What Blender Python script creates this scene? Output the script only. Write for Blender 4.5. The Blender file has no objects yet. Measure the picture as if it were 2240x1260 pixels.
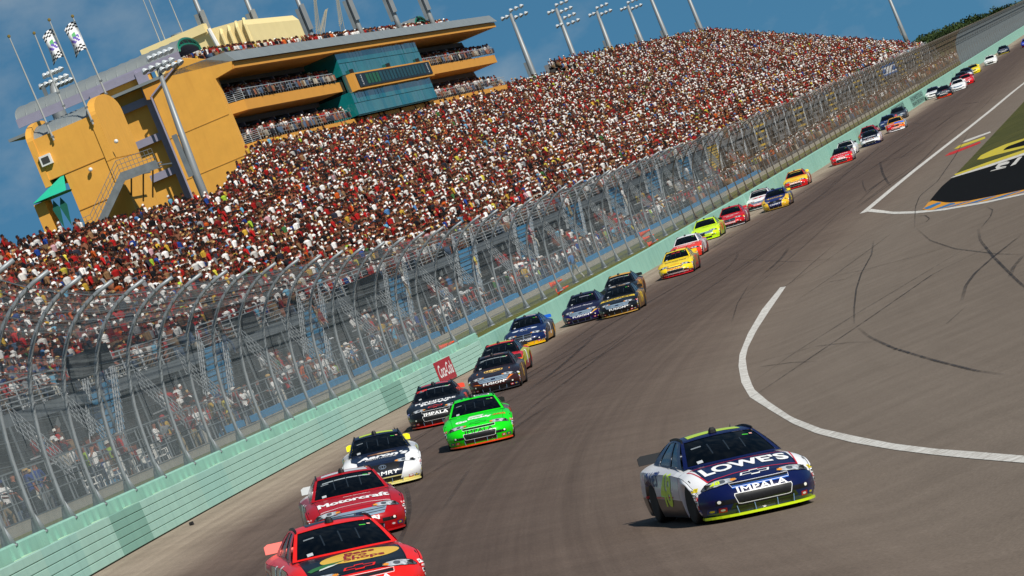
import bpy, bmesh, math, random
import numpy as np
from mathutils import Vector, Matrix, Quaternion
from mathutils.bvhtree import BVHTree

random.seed(7)
RNG = np.random.default_rng(11)
scene = bpy.context.scene
COL = scene.collection

# ------------------------------------------------------------------ camera
F = 10000.0                       # focal length in pixels of the 2240 px wide photograph
ROLL = math.radians(22.4)
PITCH = math.atan(165.0 / F)
ZC = 8.7                          # camera height over the infield
cam_d = bpy.data.cameras.new('camera')
cam_d.sensor_width = 36.0
cam_d.lens = F / 2240.0 * 36.0
cam_d.clip_start = 1.0
cam_d.clip_end = 9000.0
cam = bpy.data.objects.new('camera', cam_d)
COL.objects.link(cam)
CAM_R = Matrix.Rotation(math.radians(90) - PITCH, 3, 'X') @ Matrix.Rotation(-ROLL, 3, 'Z')
cam.matrix_world = Matrix.Translation((0, 0, ZC)) @ CAM_R.to_4x4()
scene.camera = cam

# ------------------------------------------------------------------ sky, sun, exposure
SUN_DIR = Vector((0.45, -0.58, 0.68)).normalized()      # towards the sun
sun_el = math.asin(SUN_DIR.z)
sun_az = math.atan2(SUN_DIR.x, SUN_DIR.y)
world = bpy.data.worlds.new('World')
scene.world = world
world.use_nodes = True
wn, wl = world.node_tree.nodes, world.node_tree.links
wn.clear()
w_out = wn.new('ShaderNodeOutputWorld')
w_bg = wn.new('ShaderNodeBackground')
w_sky = wn.new('ShaderNodeTexSky')
w_sky.sky_type = 'NISHITA'
w_sky.sun_disc = False
w_sky.sun_elevation = sun_el
w_sky.sun_rotation = sun_az
w_sky.altitude = 0
w_sky.air_density = 1.0
w_sky.dust_density = 0.15
w_sky.ozone_density = 4.0
w_tc = wn.new('ShaderNodeTexCoord')
# the clear blue comes down close to the horizon here: lift the direction the sky is read at
w_map = wn.new('ShaderNodeVectorMath'); w_map.operation = 'MULTIPLY_ADD'
w_map.inputs[1].default_value = (1, 1, 0.9)
w_map.inputs[2].default_value = (0, 0, 0.26)
wl.new(w_tc.outputs['Generated'], w_map.inputs[0])
w_nrm = wn.new('ShaderNodeVectorMath'); w_nrm.operation = 'NORMALIZE'
wl.new(w_map.outputs[0], w_nrm.inputs[0])
wl.new(w_nrm.outputs[0], w_sky.inputs['Vector'])
# thin cumulus low over the horizon
w_cm = wn.new('ShaderNodeMapping'); w_cm.inputs['Scale'].default_value = (22, 22, 34)
w_cm.inputs['Location'].default_value = (3.1, 0.7, 0.4)
wl.new(w_tc.outputs['Generated'], w_cm.inputs[0])
w_cn = wn.new('ShaderNodeTexNoise'); w_cn.inputs['Scale'].default_value = 1.0
w_cn.inputs['Detail'].default_value = 9; w_cn.inputs['Roughness'].default_value = 0.55
wl.new(w_cm.outputs[0], w_cn.inputs['Vector'])
w_cr = wn.new('ShaderNodeValToRGB')
w_cr.color_ramp.elements[0].position = 0.44; w_cr.color_ramp.elements[0].color = (0, 0, 0, 1)
w_cr.color_ramp.elements[1].position = 0.66; w_cr.color_ramp.elements[1].color = (0.62, 0.62, 0.62, 1)
wl.new(w_cn.outputs['Fac'], w_cr.inputs[0])
w_hs = wn.new('ShaderNodeHueSaturation')
w_hs.inputs['Saturation'].default_value = 1.12; w_hs.inputs['Value'].default_value = 1.0
wl.new(w_sky.outputs[0], w_hs.inputs['Color'])
w_ti = wn.new('ShaderNodeMix'); w_ti.data_type = 'RGBA'; w_ti.blend_type = 'MULTIPLY'; w_ti.inputs[0].default_value = 1.0
w_ti.inputs[7].default_value = (0.80, 1.20, 1.12, 1)
wl.new(w_hs.outputs[0], w_ti.inputs[6])
w_mix = wn.new('ShaderNodeMix'); w_mix.data_type = 'RGBA'
wl.new(w_cr.outputs[0], w_mix.inputs[0])
wl.new(w_ti.outputs[2], w_mix.inputs[6])
w_mix.inputs[7].default_value = (5.2, 6.3, 7.2, 1)
wl.new(w_mix.outputs[2], w_bg.inputs[0])
w_bg.inputs[1].default_value = 0.063
wl.new(w_bg.outputs[0], w_out.inputs[0])

sun_d = bpy.data.lights.new('sun', 'SUN')
sun_d.energy = 5.0
sun_d.angle = math.radians(0.5)
sun_d.color = (1.0, 0.95, 0.87)
sun = bpy.data.objects.new('sun', sun_d)
sun.rotation_euler = (-SUN_DIR).to_track_quat('-Z', 'Y').to_euler()
sun.location = (40, -40, 80)
COL.objects.link(sun)

scene.render.engine = 'CYCLES'
scene.view_settings.view_transform = 'Standard'
scene.view_settings.look = 'None'
scene.view_settings.exposure = 0.0
scene.view_settings.gamma = 1.0
scene.view_settings.use_curve_mapping = False
scene.cycles.use_denoising = True
scene.cycles.max_bounces = 6
scene.cycles.transparent_max_bounces = 12

# ------------------------------------------------------------------ the place: a banked bend running into a straight
ZT = np.array([(40, -2.6), (72, -3.4), (100, -3.97), (121, -4.42), (153, -5.08), (178, -5.58), (200, -5.95), (229, -6.26),
               (270, -6.58), (335, -6.95), (400, -7.18), (560, -7.41), (700, -7.44), (2500, -7.46)])
ZI = np.array([(40, -5.6), (72, -6.2), (100, -6.75), (136, -7.4), (175, -7.9), (238, -8.3), (300, -8.45), (400, -8.6), (2500, -8.6)])


def wall_x(y): return -36 + .163 * y + max(0.0, 230 - y) ** 2 / 1910
def wall_m(y): return .163 - max(0.0, 230 - y) / 955
def wall_z(y): return ZC + float(np.interp(y, ZT[:, 0], ZT[:, 1]))
def in_z(y): return ZC + float(np.interp(y, ZI[:, 0], ZI[:, 1]))


def W(y, t, dz=0.0):
    """station y along the outer wall, t metres towards the infield, dz above the foot of the wall"""
    m = wall_m(y); n = math.sqrt(1 + m * m)
    return Vector((wall_x(y) + t / n, y - t * m / n, wall_z(y) + dz))


def track_z(y, t):
    k = min(max(t / 15.0, 0), 1)
    return wall_z(y) * (1 - k) + in_z(y) * k


def T(y, t, lift=0.0):
    p = W(y, t); p.z = track_z(y, t) + lift
    return p


def station(x, y):
    y0 = y
    for _ in range(4):
        m = wall_m(y0); n = math.sqrt(1 + m * m)
        t = (x - wall_x(y0)) / n - (y - y0) * m / n
        y0 = y + t * m / n
    return y0, t


def ground_z(x, y):
    y0, t = station(x, y)
    return track_z(y0, t)


def ground_at(px, py, lift=0.0):
    """where a sight line through the photograph meets the track"""
    d = CAM_R @ Vector(((px - 1120) / F, -(py - 630) / F, -1))
    a, b = 40.0, 40.0
    prev = None
    s = 40.0
    while s < 2400:
        p = d * (s / d.y)
        f = ZC + p.z - ground_z(p.x, p.y)
        if prev is not None and f <= 0 < prev[1]:
            lo, hi = prev[0], s
            for _ in range(30):
                mid = (lo + hi) / 2
                p = d * (mid / d.y)
                if ZC + p.z - ground_z(p.x, p.y) > 0: lo = mid
                else: hi = mid
            p = d * (hi / d.y)
            return Vector((p.x, p.y, ground_z(p.x, p.y) + lift))
        prev = (s, f)
        s *= 1.02
    return None


def pixel(p):
    q = CAM_R.transposed() @ (Vector(p) - Vector((0, 0, ZC)))
    return 1120 + F * q.x / -q.z, 630 - F * q.y / -q.z


# ------------------------------------------------------------------ helpers
def srgb(h):
    h = h.lstrip('#')
    out = []
    for i in (0, 2, 4):
        c = int(h[i:i + 2], 16) / 255
        out.append(c / 12.92 if c <= .04045 else ((c + .055) / 1.055) ** 2.4)
    return tuple(out)


MATS = {}


def pm(name, color, rough=.6, metal=0.0, var=.10, scale=1.5, bump=0.0, bscale=30.0, coat=0.0, spec=.5):
    """procedural material: base colour broken up by two sizes of noise"""
    if name in MATS: return MATS[name]
    if isinstance(color, str): color = srgb(color)
    m = bpy.data.materials.new(name); m.use_nodes = True
    n, l = m.node_tree.nodes, m.node_tree.links
    b = n['Principled BSDF']
    b.inputs['Roughness'].default_value = rough
    b.inputs['Metallic'].default_value = metal
    b.inputs['Specular IOR Level'].default_value = spec
    if coat: b.inputs['Coat Weight'].default_value = coat; b.inputs['Coat Roughness'].default_value = .06
    tc = n.new('ShaderNodeTexCoord')
    nz = n.new('ShaderNodeTexNoise'); nz.inputs['Scale'].default_value = scale
    nz.inputs['Detail'].default_value = 5; nz.inputs['Roughness'].default_value = .62
    l.new(tc.outputs['Object'], nz.inputs['Vector'])
    rp = n.new('ShaderNodeValToRGB')
    rp.color_ramp.elements[0].position = .3; rp.color_ramp.elements[1].position = .72
    rp.color_ramp.elements[0].color = tuple(c * (1 - var) for c in color) + (1,)
    rp.color_ramp.elements[1].color = tuple(min(1, c * (1 + var)) for c in color) + (1,)
    l.new(nz.outputs['Fac'], rp.inputs[0]); l.new(rp.outputs[0], b.inputs['Base Color'])
    if bump:
        n2 = n.new('ShaderNodeTexNoise'); n2.inputs['Scale'].default_value = bscale; n2.inputs['Detail'].default_value = 3
        l.new(tc.outputs['Object'], n2.inputs['Vector'])
        bp = n.new('ShaderNodeBump'); bp.inputs['Strength'].default_value = bump; bp.inputs['Distance'].default_value = .02
        l.new(n2.outputs['Fac'], bp.inputs['Height']); l.new(bp.outputs[0], b.inputs['Normal'])
    MATS[name] = m
    return m


def tag(o, label=None, cat=None, group=None, kind=None):
    if label: o['label'] = label
    if cat: o['category'] = cat
    if group: o['group'] = group
    if kind: o['kind'] = kind
    return o


def empty(name, loc, label=None, cat=None, group=None, kind=None):
    o = bpy.data.objects.new(name, None)
    o.empty_display_size = .2
    o.location = loc
    COL.objects.link(o)
    return tag(o, label, cat, group, kind)


class MB:
    """collects polygons for one mesh"""
    def __init__(s): s.v, s.f, s.m, s.uv = [], [], [], None

    def poly(s, pts, m=0):
        i = len(s.v); s.v += [tuple(p) for p in pts]; s.f.append(tuple(range(i, i + len(pts)))); s.m.append(m)

    def box(s, c, d, M=None, m=0):
        hx, hy, hz = d[0] / 2, d[1] / 2, d[2] / 2
        P = [Vector((x, y, z)) for z in (-hz, hz) for x, y in ((-hx, -hy), (hx, -hy), (hx, hy), (-hx, hy))]
        if M is not None: P = [M @ p for p in P]
        s.hexa([p + Vector(c) for p in P], m)

    def hexa(s, P, m=0):
        i = len(s.v); s.v += [tuple(p) for p in P]
        for q in ((0, 3, 2, 1), (4, 5, 6, 7), (0, 1, 5, 4), (1, 2, 6, 5), (2, 3, 7, 6), (3, 0, 4, 7)):
            s.f.append(tuple(i + k for k in q)); s.m.append(m)

    def bar(s, a, b, r, n=4, m=0, r2=None):
        a, b = Vector(a), Vector(b); s.tube([a, b], [r, r if r2 is None else r2], n, m)

    def tube(s, pts, r, n=6, m=0, caps=True):
        pts = [Vector(p) for p in pts]
        if not isinstance(r, (list, tuple)): r = [r] * len(pts)
        i0 = len(s.v)
        up = None
        for k, p in enumerate(pts):
            d = (pts[min(k + 1, len(pts) - 1)] - pts[max(k - 1, 0)]).normalized()
            if up is None:
                up = Vector((0, 0, 1)) if abs(d.z) < .9 else Vector((1, 0, 0))
            x = d.cross(up).normalized(); y = x.cross(d).normalized(); up = y
            for j in range(n):
                a = 2 * math.pi * (j + .5) / n
                s.v.append(tuple(p + (x * math.cos(a) + y * math.sin(a)) * r[k]))
        for k in range(len(pts) - 1):
            for j in range(n):
                a, b = i0 + k * n + j, i0 + k * n + (j + 1) % n
                s.f.append((a, b, b + n, a + n)); s.m.append(m)
        if caps:
            s.f.append(tuple(i0 + j for j in reversed(range(n)))); s.m.append(m)
            e = i0 + (len(pts) - 1) * n
            s.f.append(tuple(e + j for j in range(n))); s.m.append(m)

    def sweep(s, rings, closed=True, caps=True, m=0):
        """rings: lists of equally many points, joined one after another"""
        i0 = len(s.v); n = len(rings[0])
        for r in rings: s.v += [tuple(p) for p in r]
        for k in range(len(rings) - 1):
            for j in range(n if closed else n - 1):
                a, b = i0 + k * n + j, i0 + k * n + (j + 1) % n
                s.f.append((a, b, b + n, a + n)); s.m.append(m)
        if caps and closed:
            s.f.append(tuple(i0 + j for j in reversed(range(n)))); s.m.append(m)
            e = i0 + (len(rings) - 1) * n
            s.f.append(tuple(e + j for j in range(n))); s.m.append(m)

    def mesh(s, name, mats):
        me = bpy.data.meshes.new(name)
        me.from_pydata(s.v, [], s.f)
        for m in (mats if isinstance(mats, (list, tuple)) else [mats]): me.materials.append(m)
        if any(s.m): me.polygons.foreach_set('material_index', s.m)
        me.update()
        return me

    def build(s, name, mats, parent=None, smooth=False, label=None, cat=None, group=None, kind=None):
        me = s.mesh(name, mats)
        if smooth: me.shade_smooth()
        o = bpy.data.objects.new(name, me)
        COL.objects.link(o)
        if parent is not None: attach(o, parent)
        return tag(o, label, cat, group, kind)


def wloc(q):
    l = Vector(q.location) + q.matrix_parent_inverse.translation
    return l if q.parent is None else l + wloc(q.parent)


def attach(o, parent):
    """parent o, whose mesh is in world space, to a part or thing at rest"""
    o.parent = parent
    o.matrix_parent_inverse = Matrix.Translation(-wloc(parent))


def put(name, me, parent, label=None):
    o = bpy.data.objects.new(name, me); COL.objects.link(o); attach(o, parent)
    if label: o['label'] = label
    return o


def prof(mb, ys, pts, m=0, caps=True):
    """sweep a closed (t, dz) outline along the wall line through the stations ys"""
    mb.sweep([[W(y, t, z) for t, z in pts] for y in ys], True, caps, m)


def frange(a, b, step):
    n = max(1, int(round((b - a) / step)))
    return [a + (b - a) * i / n for i in range(n + 1)]


_side = bpy.data.scenes.new('workbench')
def bake(ob):
    """mesh of an object with its modifiers, worked out in an empty side scene so that it is quick"""
    _side.collection.objects.link(ob)
    with bpy.context.temp_override(scene=_side, view_layer=_side.view_layers[0]):
        dg = bpy.context.evaluated_depsgraph_get()
        me = bpy.data.meshes.new_from_object(ob.evaluated_get(dg))
    _side.collection.objects.unlink(ob); bpy.data.objects.remove(ob)
    return me

# ================================================================== GROUND, TRACK, PAINT
def asphalt():
    m = bpy.data.materials.new('asphalt'); m.use_nodes = True
    n, l = m.node_tree.nodes, m.node_tree.links
    b = n['Principled BSDF']; b.inputs['Roughness'].default_value = .9; b.inputs['Specular IOR Level'].default_value = .12
    uv = n.new('ShaderNodeUVMap'); uv.uv_map = 'lane'
    sx = n.new('ShaderNodeSeparateXYZ'); l.new(uv.outputs[0], sx.inputs[0])
    tc = n.new('ShaderNodeTexCoord')
    # wander of the groove's edge
    wz = n.new('ShaderNodeTexNoise'); wz.inputs['Scale'].default_value = .045; wz.inputs['Detail'].default_value = 4
    l.new(tc.outputs['Object'], wz.inputs['Vector'])
    ma = n.new('ShaderNodeMath'); ma.operation = 'MULTIPLY_ADD'; ma.inputs[1].default_value = 3.0
    l.new(wz.outputs['Fac'], ma.inputs[0]); l.new(sx.outputs[0], ma.inputs[2])
    mr = n.new('ShaderNodeMapRange'); mr.inputs[1].default_value = 1.5; mr.inputs[2].default_value = 26.5
    l.new(ma.outputs[0], mr.inputs[0])
    rp = n.new('ShaderNodeValToRGB')
    cr = rp.color_ramp
    stops = [(0.0, '#998b7b'), (.062, '#998b7a'), (.12, '#6c5d53'), (.19, '#574a43'), (.36, '#594c44'), (.50, '#66594f'),
             (.58, '#706459'), (.70, '#73685d'), (1.0, '#6d6257')]
    cr.elements[0].position = 0; cr.elements[0].color = srgb(stops[0][1]) + (1,)
    cr.elements[1].position = 1; cr.elements[1].color = srgb(stops[-1][1]) + (1,)
    for p, c in stops[1:-1]:
        e = cr.elements.new(p); e.color = srgb(c) + (1,)
    l.new(mr.outputs[0], rp.inputs[0])
    # tyre streaks drawn out along the lane
    mp = n.new('ShaderNodeMapping'); mp.inputs['Scale'].default_value = (2.6, .012, 1)
    l.new(uv.outputs[0], mp.inputs[0])
    st = n.new('ShaderNodeTexNoise'); st.inputs['Scale'].default_value = 1; st.inputs['Detail'].default_value = 6; st.inputs['Roughness'].default_value = .7
    l.new(mp.outputs[0], st.inputs['Vector'])
    sr = n.new('ShaderNodeValToRGB'); sr.color_ramp.elements[0].position = .30; sr.color_ramp.elements[0].color = (.68, .66, .66, 1)
    sr.color_ramp.elements[1].position = .62; sr.color_ramp.elements[1].color = (1.08, 1.08, 1.08, 1)
    l.new(st.outputs['Fac'], sr.inputs[0])
    mu = n.new('ShaderNodeMix'); mu.data_type = 'RGBA'; mu.blend_type = 'MULTIPLY'; 
    sm = n.new('ShaderNodeMapRange'); sm.inputs[1].default_value = 10.5; sm.inputs[2].default_value = 14.5; sm.inputs[3].default_value = .8; sm.inputs[4].default_value = .12
    l.new(sx.outputs[0], sm.inputs[0]); l.new(sm.outputs[0], mu.inputs[0])
    l.new(rp.outputs[0], mu.inputs[6]); l.new(sr.outputs[0], mu.inputs[7])
    # patches and stone grain
    g1 = n.new('ShaderNodeTexNoise'); g1.inputs['Scale'].default_value = .5; g1.inputs['Detail'].default_value = 8; g1.inputs['Roughness'].default_value = .65
    l.new(tc.outputs['Object'], g1.inputs['Vector'])
    g1r = n.new('ShaderNodeValToRGB'); g1r.color_ramp.elements[0].position = .3; g1r.color_ramp.elements[0].color = (.84, .83, .82, 1)
    g1r.color_ramp.elements[1].position = .7; g1r.color_ramp.elements[1].color = (1.12, 1.12, 1.12, 1)
    l.new(g1.outputs['Fac'], g1r.inputs[0])
    mu2 = n.new('ShaderNodeMix'); mu2.data_type = 'RGBA'; mu2.blend_type = 'MULTIPLY'; mu2.inputs[0].default_value = .8
    l.new(mu.outputs[2], mu2.inputs[6]); l.new(g1r.outputs[0], mu2.inputs[7])
    g2 = n.new('ShaderNodeTexNoise'); g2.inputs['Scale'].default_value = 22; g2.inputs['Detail'].default_value = 3
    l.new(tc.outputs['Object'], g2.inputs['Vector'])
    g2r = n.new('ShaderNodeValToRGB'); g2r.color_ramp.elements[0].position = .33; g2r.color_ramp.elements[0].color = (.62, .62, .62, 1)
    g2r.color_ramp.elements[1].position = .68; g2r.color_ramp.elements[1].color = (1.3, 1.3, 1.3, 1)
    l.new(g2.outputs['Fac'], g2r.inputs[0])
    mu3 = n.new('ShaderNodeMix'); mu3.data_type = 'RGBA'; mu3.blend_type = 'MULTIPLY'; mu3.inputs[0].default_value = .55
    l.new(mu2.outputs[2], mu3.inputs[6]); l.new(g2r.outputs[0], mu3.inputs[7])
    l.new(mu3.outputs[2], b.inputs['Base Color'])
    bp = n.new('ShaderNodeBump'); bp.inputs['Strength'].default_value = .35; bp.inputs['Distance'].default_value = .01
    l.new(g2.outputs['Fac'], bp.inputs['Height']); l.new(bp.outputs[0], b.inputs['Normal'])
    return m


def grid_sheet(name, ys, ts, fn, mat, kind='structure', tmin=None):
    """a sheet over stations x offsets; fn(y,t) gives the point"""
    vs, fs, uvs = [], [], []
    for y in ys:
        for t in ts:
            vs.append(tuple(fn(y, t))); uvs.append((t, y))
    k = len(ts)
    for i in range(len(ys) - 1):
        for j in range(k - 1):
            fs.append((i * k + j, i * k + j + 1, (i + 1) * k + j + 1, (i + 1) * k + j))
    me = bpy.data.meshes.new(name); me.from_pydata(vs, [], fs); me.materials.append(mat)
    uvl = me.uv_layers.new(name='lane')
    li = np.empty(len(me.loops), dtype=np.int32); me.loops.foreach_get('vertex_index', li)
    uvl.data.foreach_set('uv', np.array(uvs, dtype=np.float32)[li].ravel())
    me.update(); me.shade_smooth()
    o = bpy.data.objects.new(name, me); COL.objects.link(o)
    o['kind'] = kind
    return o


def grass_mat(name, a, b_, s=.35):
    m = bpy.data.materials.new(name); m.use_nodes = True
    n, l = m.node_tree.nodes, m.node_tree.links
    b = n['Principled BSDF']; b.inputs['Roughness'].default_value = .9; b.inputs['Specular IOR Level'].default_value = .15
    tc = n.new('ShaderNodeTexCoord')
    z1 = n.new('ShaderNodeTexNoise'); z1.inputs['Scale'].default_value = s; z1.inputs['Detail'].default_value = 9; z1.inputs['Roughness'].default_value = .75
    l.new(tc.outputs['Object'], z1.inputs['Vector'])
    r = n.new('ShaderNodeValToRGB'); r.color_ramp.elements[0].position = .32; r.color_ramp.elements[1].position = .68
    r.color_ramp.elements[0].color = srgb(a) + (1,); r.color_ramp.elements[1].color = srgb(b_) + (1,)
    l.new(z1.outputs['Fac'], r.inputs[0]); l.new(r.outputs[0], b.inputs['Base Color'])
    z2 = n.new('ShaderNodeTexNoise'); z2.inputs['Scale'].default_value = 18; z2.inputs['Detail'].default_value = 4
    l.new(tc.outputs['Object'], z2.inputs['Vector'])
    bp = n.new('ShaderNodeBump'); bp.inputs['Strength'].default_value = .8; bp.inputs['Distance'].default_value = .05
    l.new(z2.outputs['Fac'], bp.inputs['Height']); l.new(bp.outputs[0], b.inputs['Normal'])
    return m


M_ASPH = asphalt()
M_GRASS = grass_mat('grass', '#333a1a', '#565329')
M_STRIP = grass_mat('verge_grass', '#4f5a28', '#7f7a45', .5)
M_TERR = grass_mat('terrain', '#48512c', '#6d6a42', .05)

# one sheet out to the horizon
g = MB()
g.poly([(-6000, -1500, -.15), (6000, -1500, -.15), (6000, 8000, -.15), (-6000, 8000, -.15)])
g.build('ground', M_TERR, kind='structure')

ys = frange(30, 260, 2.5) + frange(264, 700, 6) + frange(720, 1700, 25)
ts = [-.9, 0, 1, 2, 3.5, 5, 7.5, 10, 12.5, 14, 15, 16, 18.5, 22, 30, 45, 70, 120, 200, 320]
track = grid_sheet('track', ys, ts, lambda y, t: T(y, t), M_ASPH)

# infield grass, 5 mm over the asphalt
def gy(t): return float(np.interp(t, [18.2, 20.1, 24.9, 60, 200], [244, 230, 209.5, 90, -40]))
vs, fs = [], []
tt = [18.2, 19, 20.1, 22, 24.9, 30, 40, 60, 100, 160]
nn = 60
for t in tt:
    a = max(gy(t), 30)
    for i in range(nn + 1):
        y = a + (1500 - a) * (i / nn) ** 2
        vs.append(tuple(T(y, t, .006)))
for j in range(len(tt) - 1):
    for i in range(nn):
        q = j * (nn + 1) + i
        fs.append((q, q + nn + 1, q + nn + 2, q + 1))
me = bpy.data.meshes.new('infield_lawn'); me.from_pydata(vs, [], fs); me.materials.append(M_GRASS)
o = bpy.data.objects.new('infield_lawn', me); COL.objects.link(o); o['kind'] = 'structure'

# ---- paint: outlines read off the photograph and laid on the real surface
def paint_mat(name, c, wear=.16, var=.06):
    m = pm(name, c, .95, var=var, scale=1.2, spec=.04)
    n, l = m.node_tree.nodes, m.node_tree.links
    b = n['Principled BSDF']
    old = b.inputs['Base Color'].links[0].from_socket
    tc = n.new('ShaderNodeTexCoord')
    z = n.new('ShaderNodeTexNoise'); z.inputs['Scale'].default_value = 3.5; z.inputs['Detail'].default_value = 9; z.inputs['Roughness'].default_value = .8
    l.new(tc.outputs['Object'], z.inputs['Vector'])
    r = n.new('ShaderNodeValToRGB'); r.color_ramp.elements[0].position = .32; r.color_ramp.elements[1].position = .32 + wear
    l.new(z.outputs['Fac'], r.inputs[0])
    mx = n.new('ShaderNodeMix'); mx.data_type = 'RGBA'; mx.inputs[6].default_value = srgb('#8d857c') + (1,)
    l.new(r.outputs[0], mx.inputs[0]); l.new(old, mx.inputs[7]); l.new(mx.outputs[2], b.inputs['Base Color'])
    return m


P_WHITE = paint_mat('white_road_paint', '#cdcbc5', .26, .10)
P_YEL = paint_mat('yellow_ground_paint', '#bfae2a', .2)
P_BLK = paint_mat('black_ground_paint', '#141414', .02)
P_RED = paint_mat('red_ground_paint', '#b3282c')
P_ORA = paint_mat('orange_kerb_paint', '#c88a2a')
P_BLU = paint_mat('blue_kerb_paint', '#2c6a9a')
za = lambda x, y: (1600 + x / 2.25, 500 + y / 2.25)
zb = lambda x, y: (1860 + x / 4.2, 200 + y / 4.2)


def resample(pts, n):
    p = np.array(pts, float); d = np.r_[0, np.cumsum(np.hypot(*np.diff(p, axis=0).T))]
    s = np.linspace(0, d[-1], n)
    return list(zip(np.interp(s, d, p[:, 0]), np.interp(s, d, p[:, 1])))


def strip(name, L, R, mat, lift, n=40, label=None, kind='structure'):
    mb = MB()
    a = [ground_at(*p, lift) for p in resample(L, n)]; b = [ground_at(*p, lift) for p in resample(R, n)]
    for i in range(n - 1):
        mb.poly([a[i], b[i], b[i + 1], a[i + 1]])
    o = mb.build(name, mat, kind=kind)
    return o


def blot(name, pts, mat, lift, sub=6, kind='structure'):
    """a filled outline on the ground"""
    bm = bmesh.new()
    vv = [bm.verts.new(ground_at(*p, lift)) for p in resample(pts + [pts[0]], len(pts) * sub)[:-1]]
    bm.faces.new(vv); bmesh.ops.triangulate(bm, faces=bm.faces[:])
    me = bpy.data.meshes.new(name); bm.to_mesh(me); bm.free(); me.materials.append(mat)
    o = bpy.data.objects.new(name, me); COL.objects.link(o); o['kind'] = kind
    return o


strip('apron_line', [za(*p) for p in [(240, 290), (150, 400), (80, 520), (40, 620), (35, 680), (50, 760), (90, 830), (200, 900), (300, 960), (420, 1010), (600, 1055), (800, 1090), (1000, 1115), (1200, 1135), (1440, 1155), (1900, 1180)]],
      [za(*p) for p in [(268, 286), (190, 400), (125, 500), (80, 590), (70, 640), (80, 710), (110, 790), (180, 850), (300, 930), (440, 985), (620, 1025), (800, 1060), (1000, 1085), (1200, 1100), (1440, 1120), (1900, 1142)]], P_WHITE, .008, 90)
mb = MB()
LY = [(268, 13.05), (300, 13.1), (317, 13.2), (345, 13.5), (378, 13.9), (420, 14.4), (465, 14.9), (487, 15.3), (560, 16), (700, 17), (900, 17), (1200, 17)]
for (a, ta), (b, tb) in zip(LY, LY[1:]):
    mb.poly([T(a, ta - .22, .008), T(a, ta + .22, .008), T(b, tb + .22, .008), T(b, tb - .22, .008)])
mb.build('straight_line', P_WHITE, kind='structure')
strip('pit_line', [zb(*p) for p in [(195, 1080), (400, 1108), (600, 1102), (850, 1078), (1250, 1010), (1596, 935), (2100, 800)]],
      [zb(*p) for p in [(150, 1105), (400, 1128), (600, 1122), (850, 1096), (1250, 1027), (1596, 950), (2100, 818)]], P_WHITE, .012, 40)
blot('black_panel_paint', [zb(*p) for p in [(735, 1000), (830, 885), (920, 805), (1596, 588), (2100, 415), (2100, 760), (1596, 905), (1350, 955), (1080, 1008), (900, 1025)]], P_BLK, .016)
blot('white_band_paint', [zb(*p) for p in [(915, 802), (945, 783), (1250, 680), (1596, 566), (2100, 393), (2100, 415), (1596, 588), (1260, 700)]], P_WHITE, .020)
blot('yellow_band_paint', [zb(*p) for p in [(955, 765), (1270, 650), (1596, 540), (2100, 365), (2100, 393), (1596, 567), (1270, 676), (943, 784)]], P_YEL, .024)
blot('yellow_crescent_paint', [zb(*p) for p in [(1165, 628), (1200, 590), (1300, 540), (1430, 486), (1596, 434), (1900, 330), (1900, 360), (1596, 452), (1500, 490), (1440, 510), (1400, 545), (1596, 500), (1900, 400), (1900, 420), (1596, 520), (1330, 588), (1215, 624)]], P_YEL, .016)
blot('black_crescent_paint', [zb(*p) for p in [(1405, 545), (1445, 508), (1596, 453), (1900, 361), (1900, 399), (1596, 499)]], P_BLK, .018)
for q in ([(1285, 738), (1300, 728), (1440, 690), (1425, 705)], [(1335, 700), (1362, 668), (1440, 645), (1466, 650), (1450, 668), (1385, 684), (1372, 698), (1435, 688), (1425, 702), (1345, 718)],
          [(1470, 690), (1540, 612), (1584, 598), (1520, 672)]):
    blot('white_letter_paint', [zb(*p) for p in q], P_WHITE, .022)
blot('orange_kerb_band', [zb(*p) for p in [(665, 1085), (735, 1003), (900, 1026), (1080, 1010), (1350, 957), (1596, 906), (2100, 762), (2100, 798), (1596, 934), (1250, 1009), (850, 1077), (720, 1096)]], P_ORA, .020)
for q in ([(672, 1076), (712, 1090), (850, 1026), (818, 1018)], [(765, 1090), (835, 1080), (985, 1030), (930, 1026)], [(872, 1072), (965, 1056), (1130, 1002), (1075, 1013)],
          [(1040, 1044), (1165, 1022), (1370, 955), (1265, 977)], [(1265, 1004), (1390, 980), (1596, 908), (1500, 930)], [(1500, 952), (1596, 932), (1800, 862), (1720, 880)]):
    blot('blue_kerb_stripe', [zb(*p) for p in q], P_BLU, .024, 3)
blot('white_pit_bar', [zb(*p) for p in [(1022, 473), (1060, 447), (1290, 366), (1294, 378), (1065, 464)]], P_WHITE, .008)
blot('yellow_pit_bar', [zb(*p) for p in [(952, 530), (1000, 496), (1240, 414), (1242, 433), (985, 525)]], P_YEL, .008)
blot('red_pit_bar', [zb(*p) for p in [(868, 597), (900, 568), (1200, 457), (1197, 476), (940, 578)]], P_RED, .008)

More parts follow.
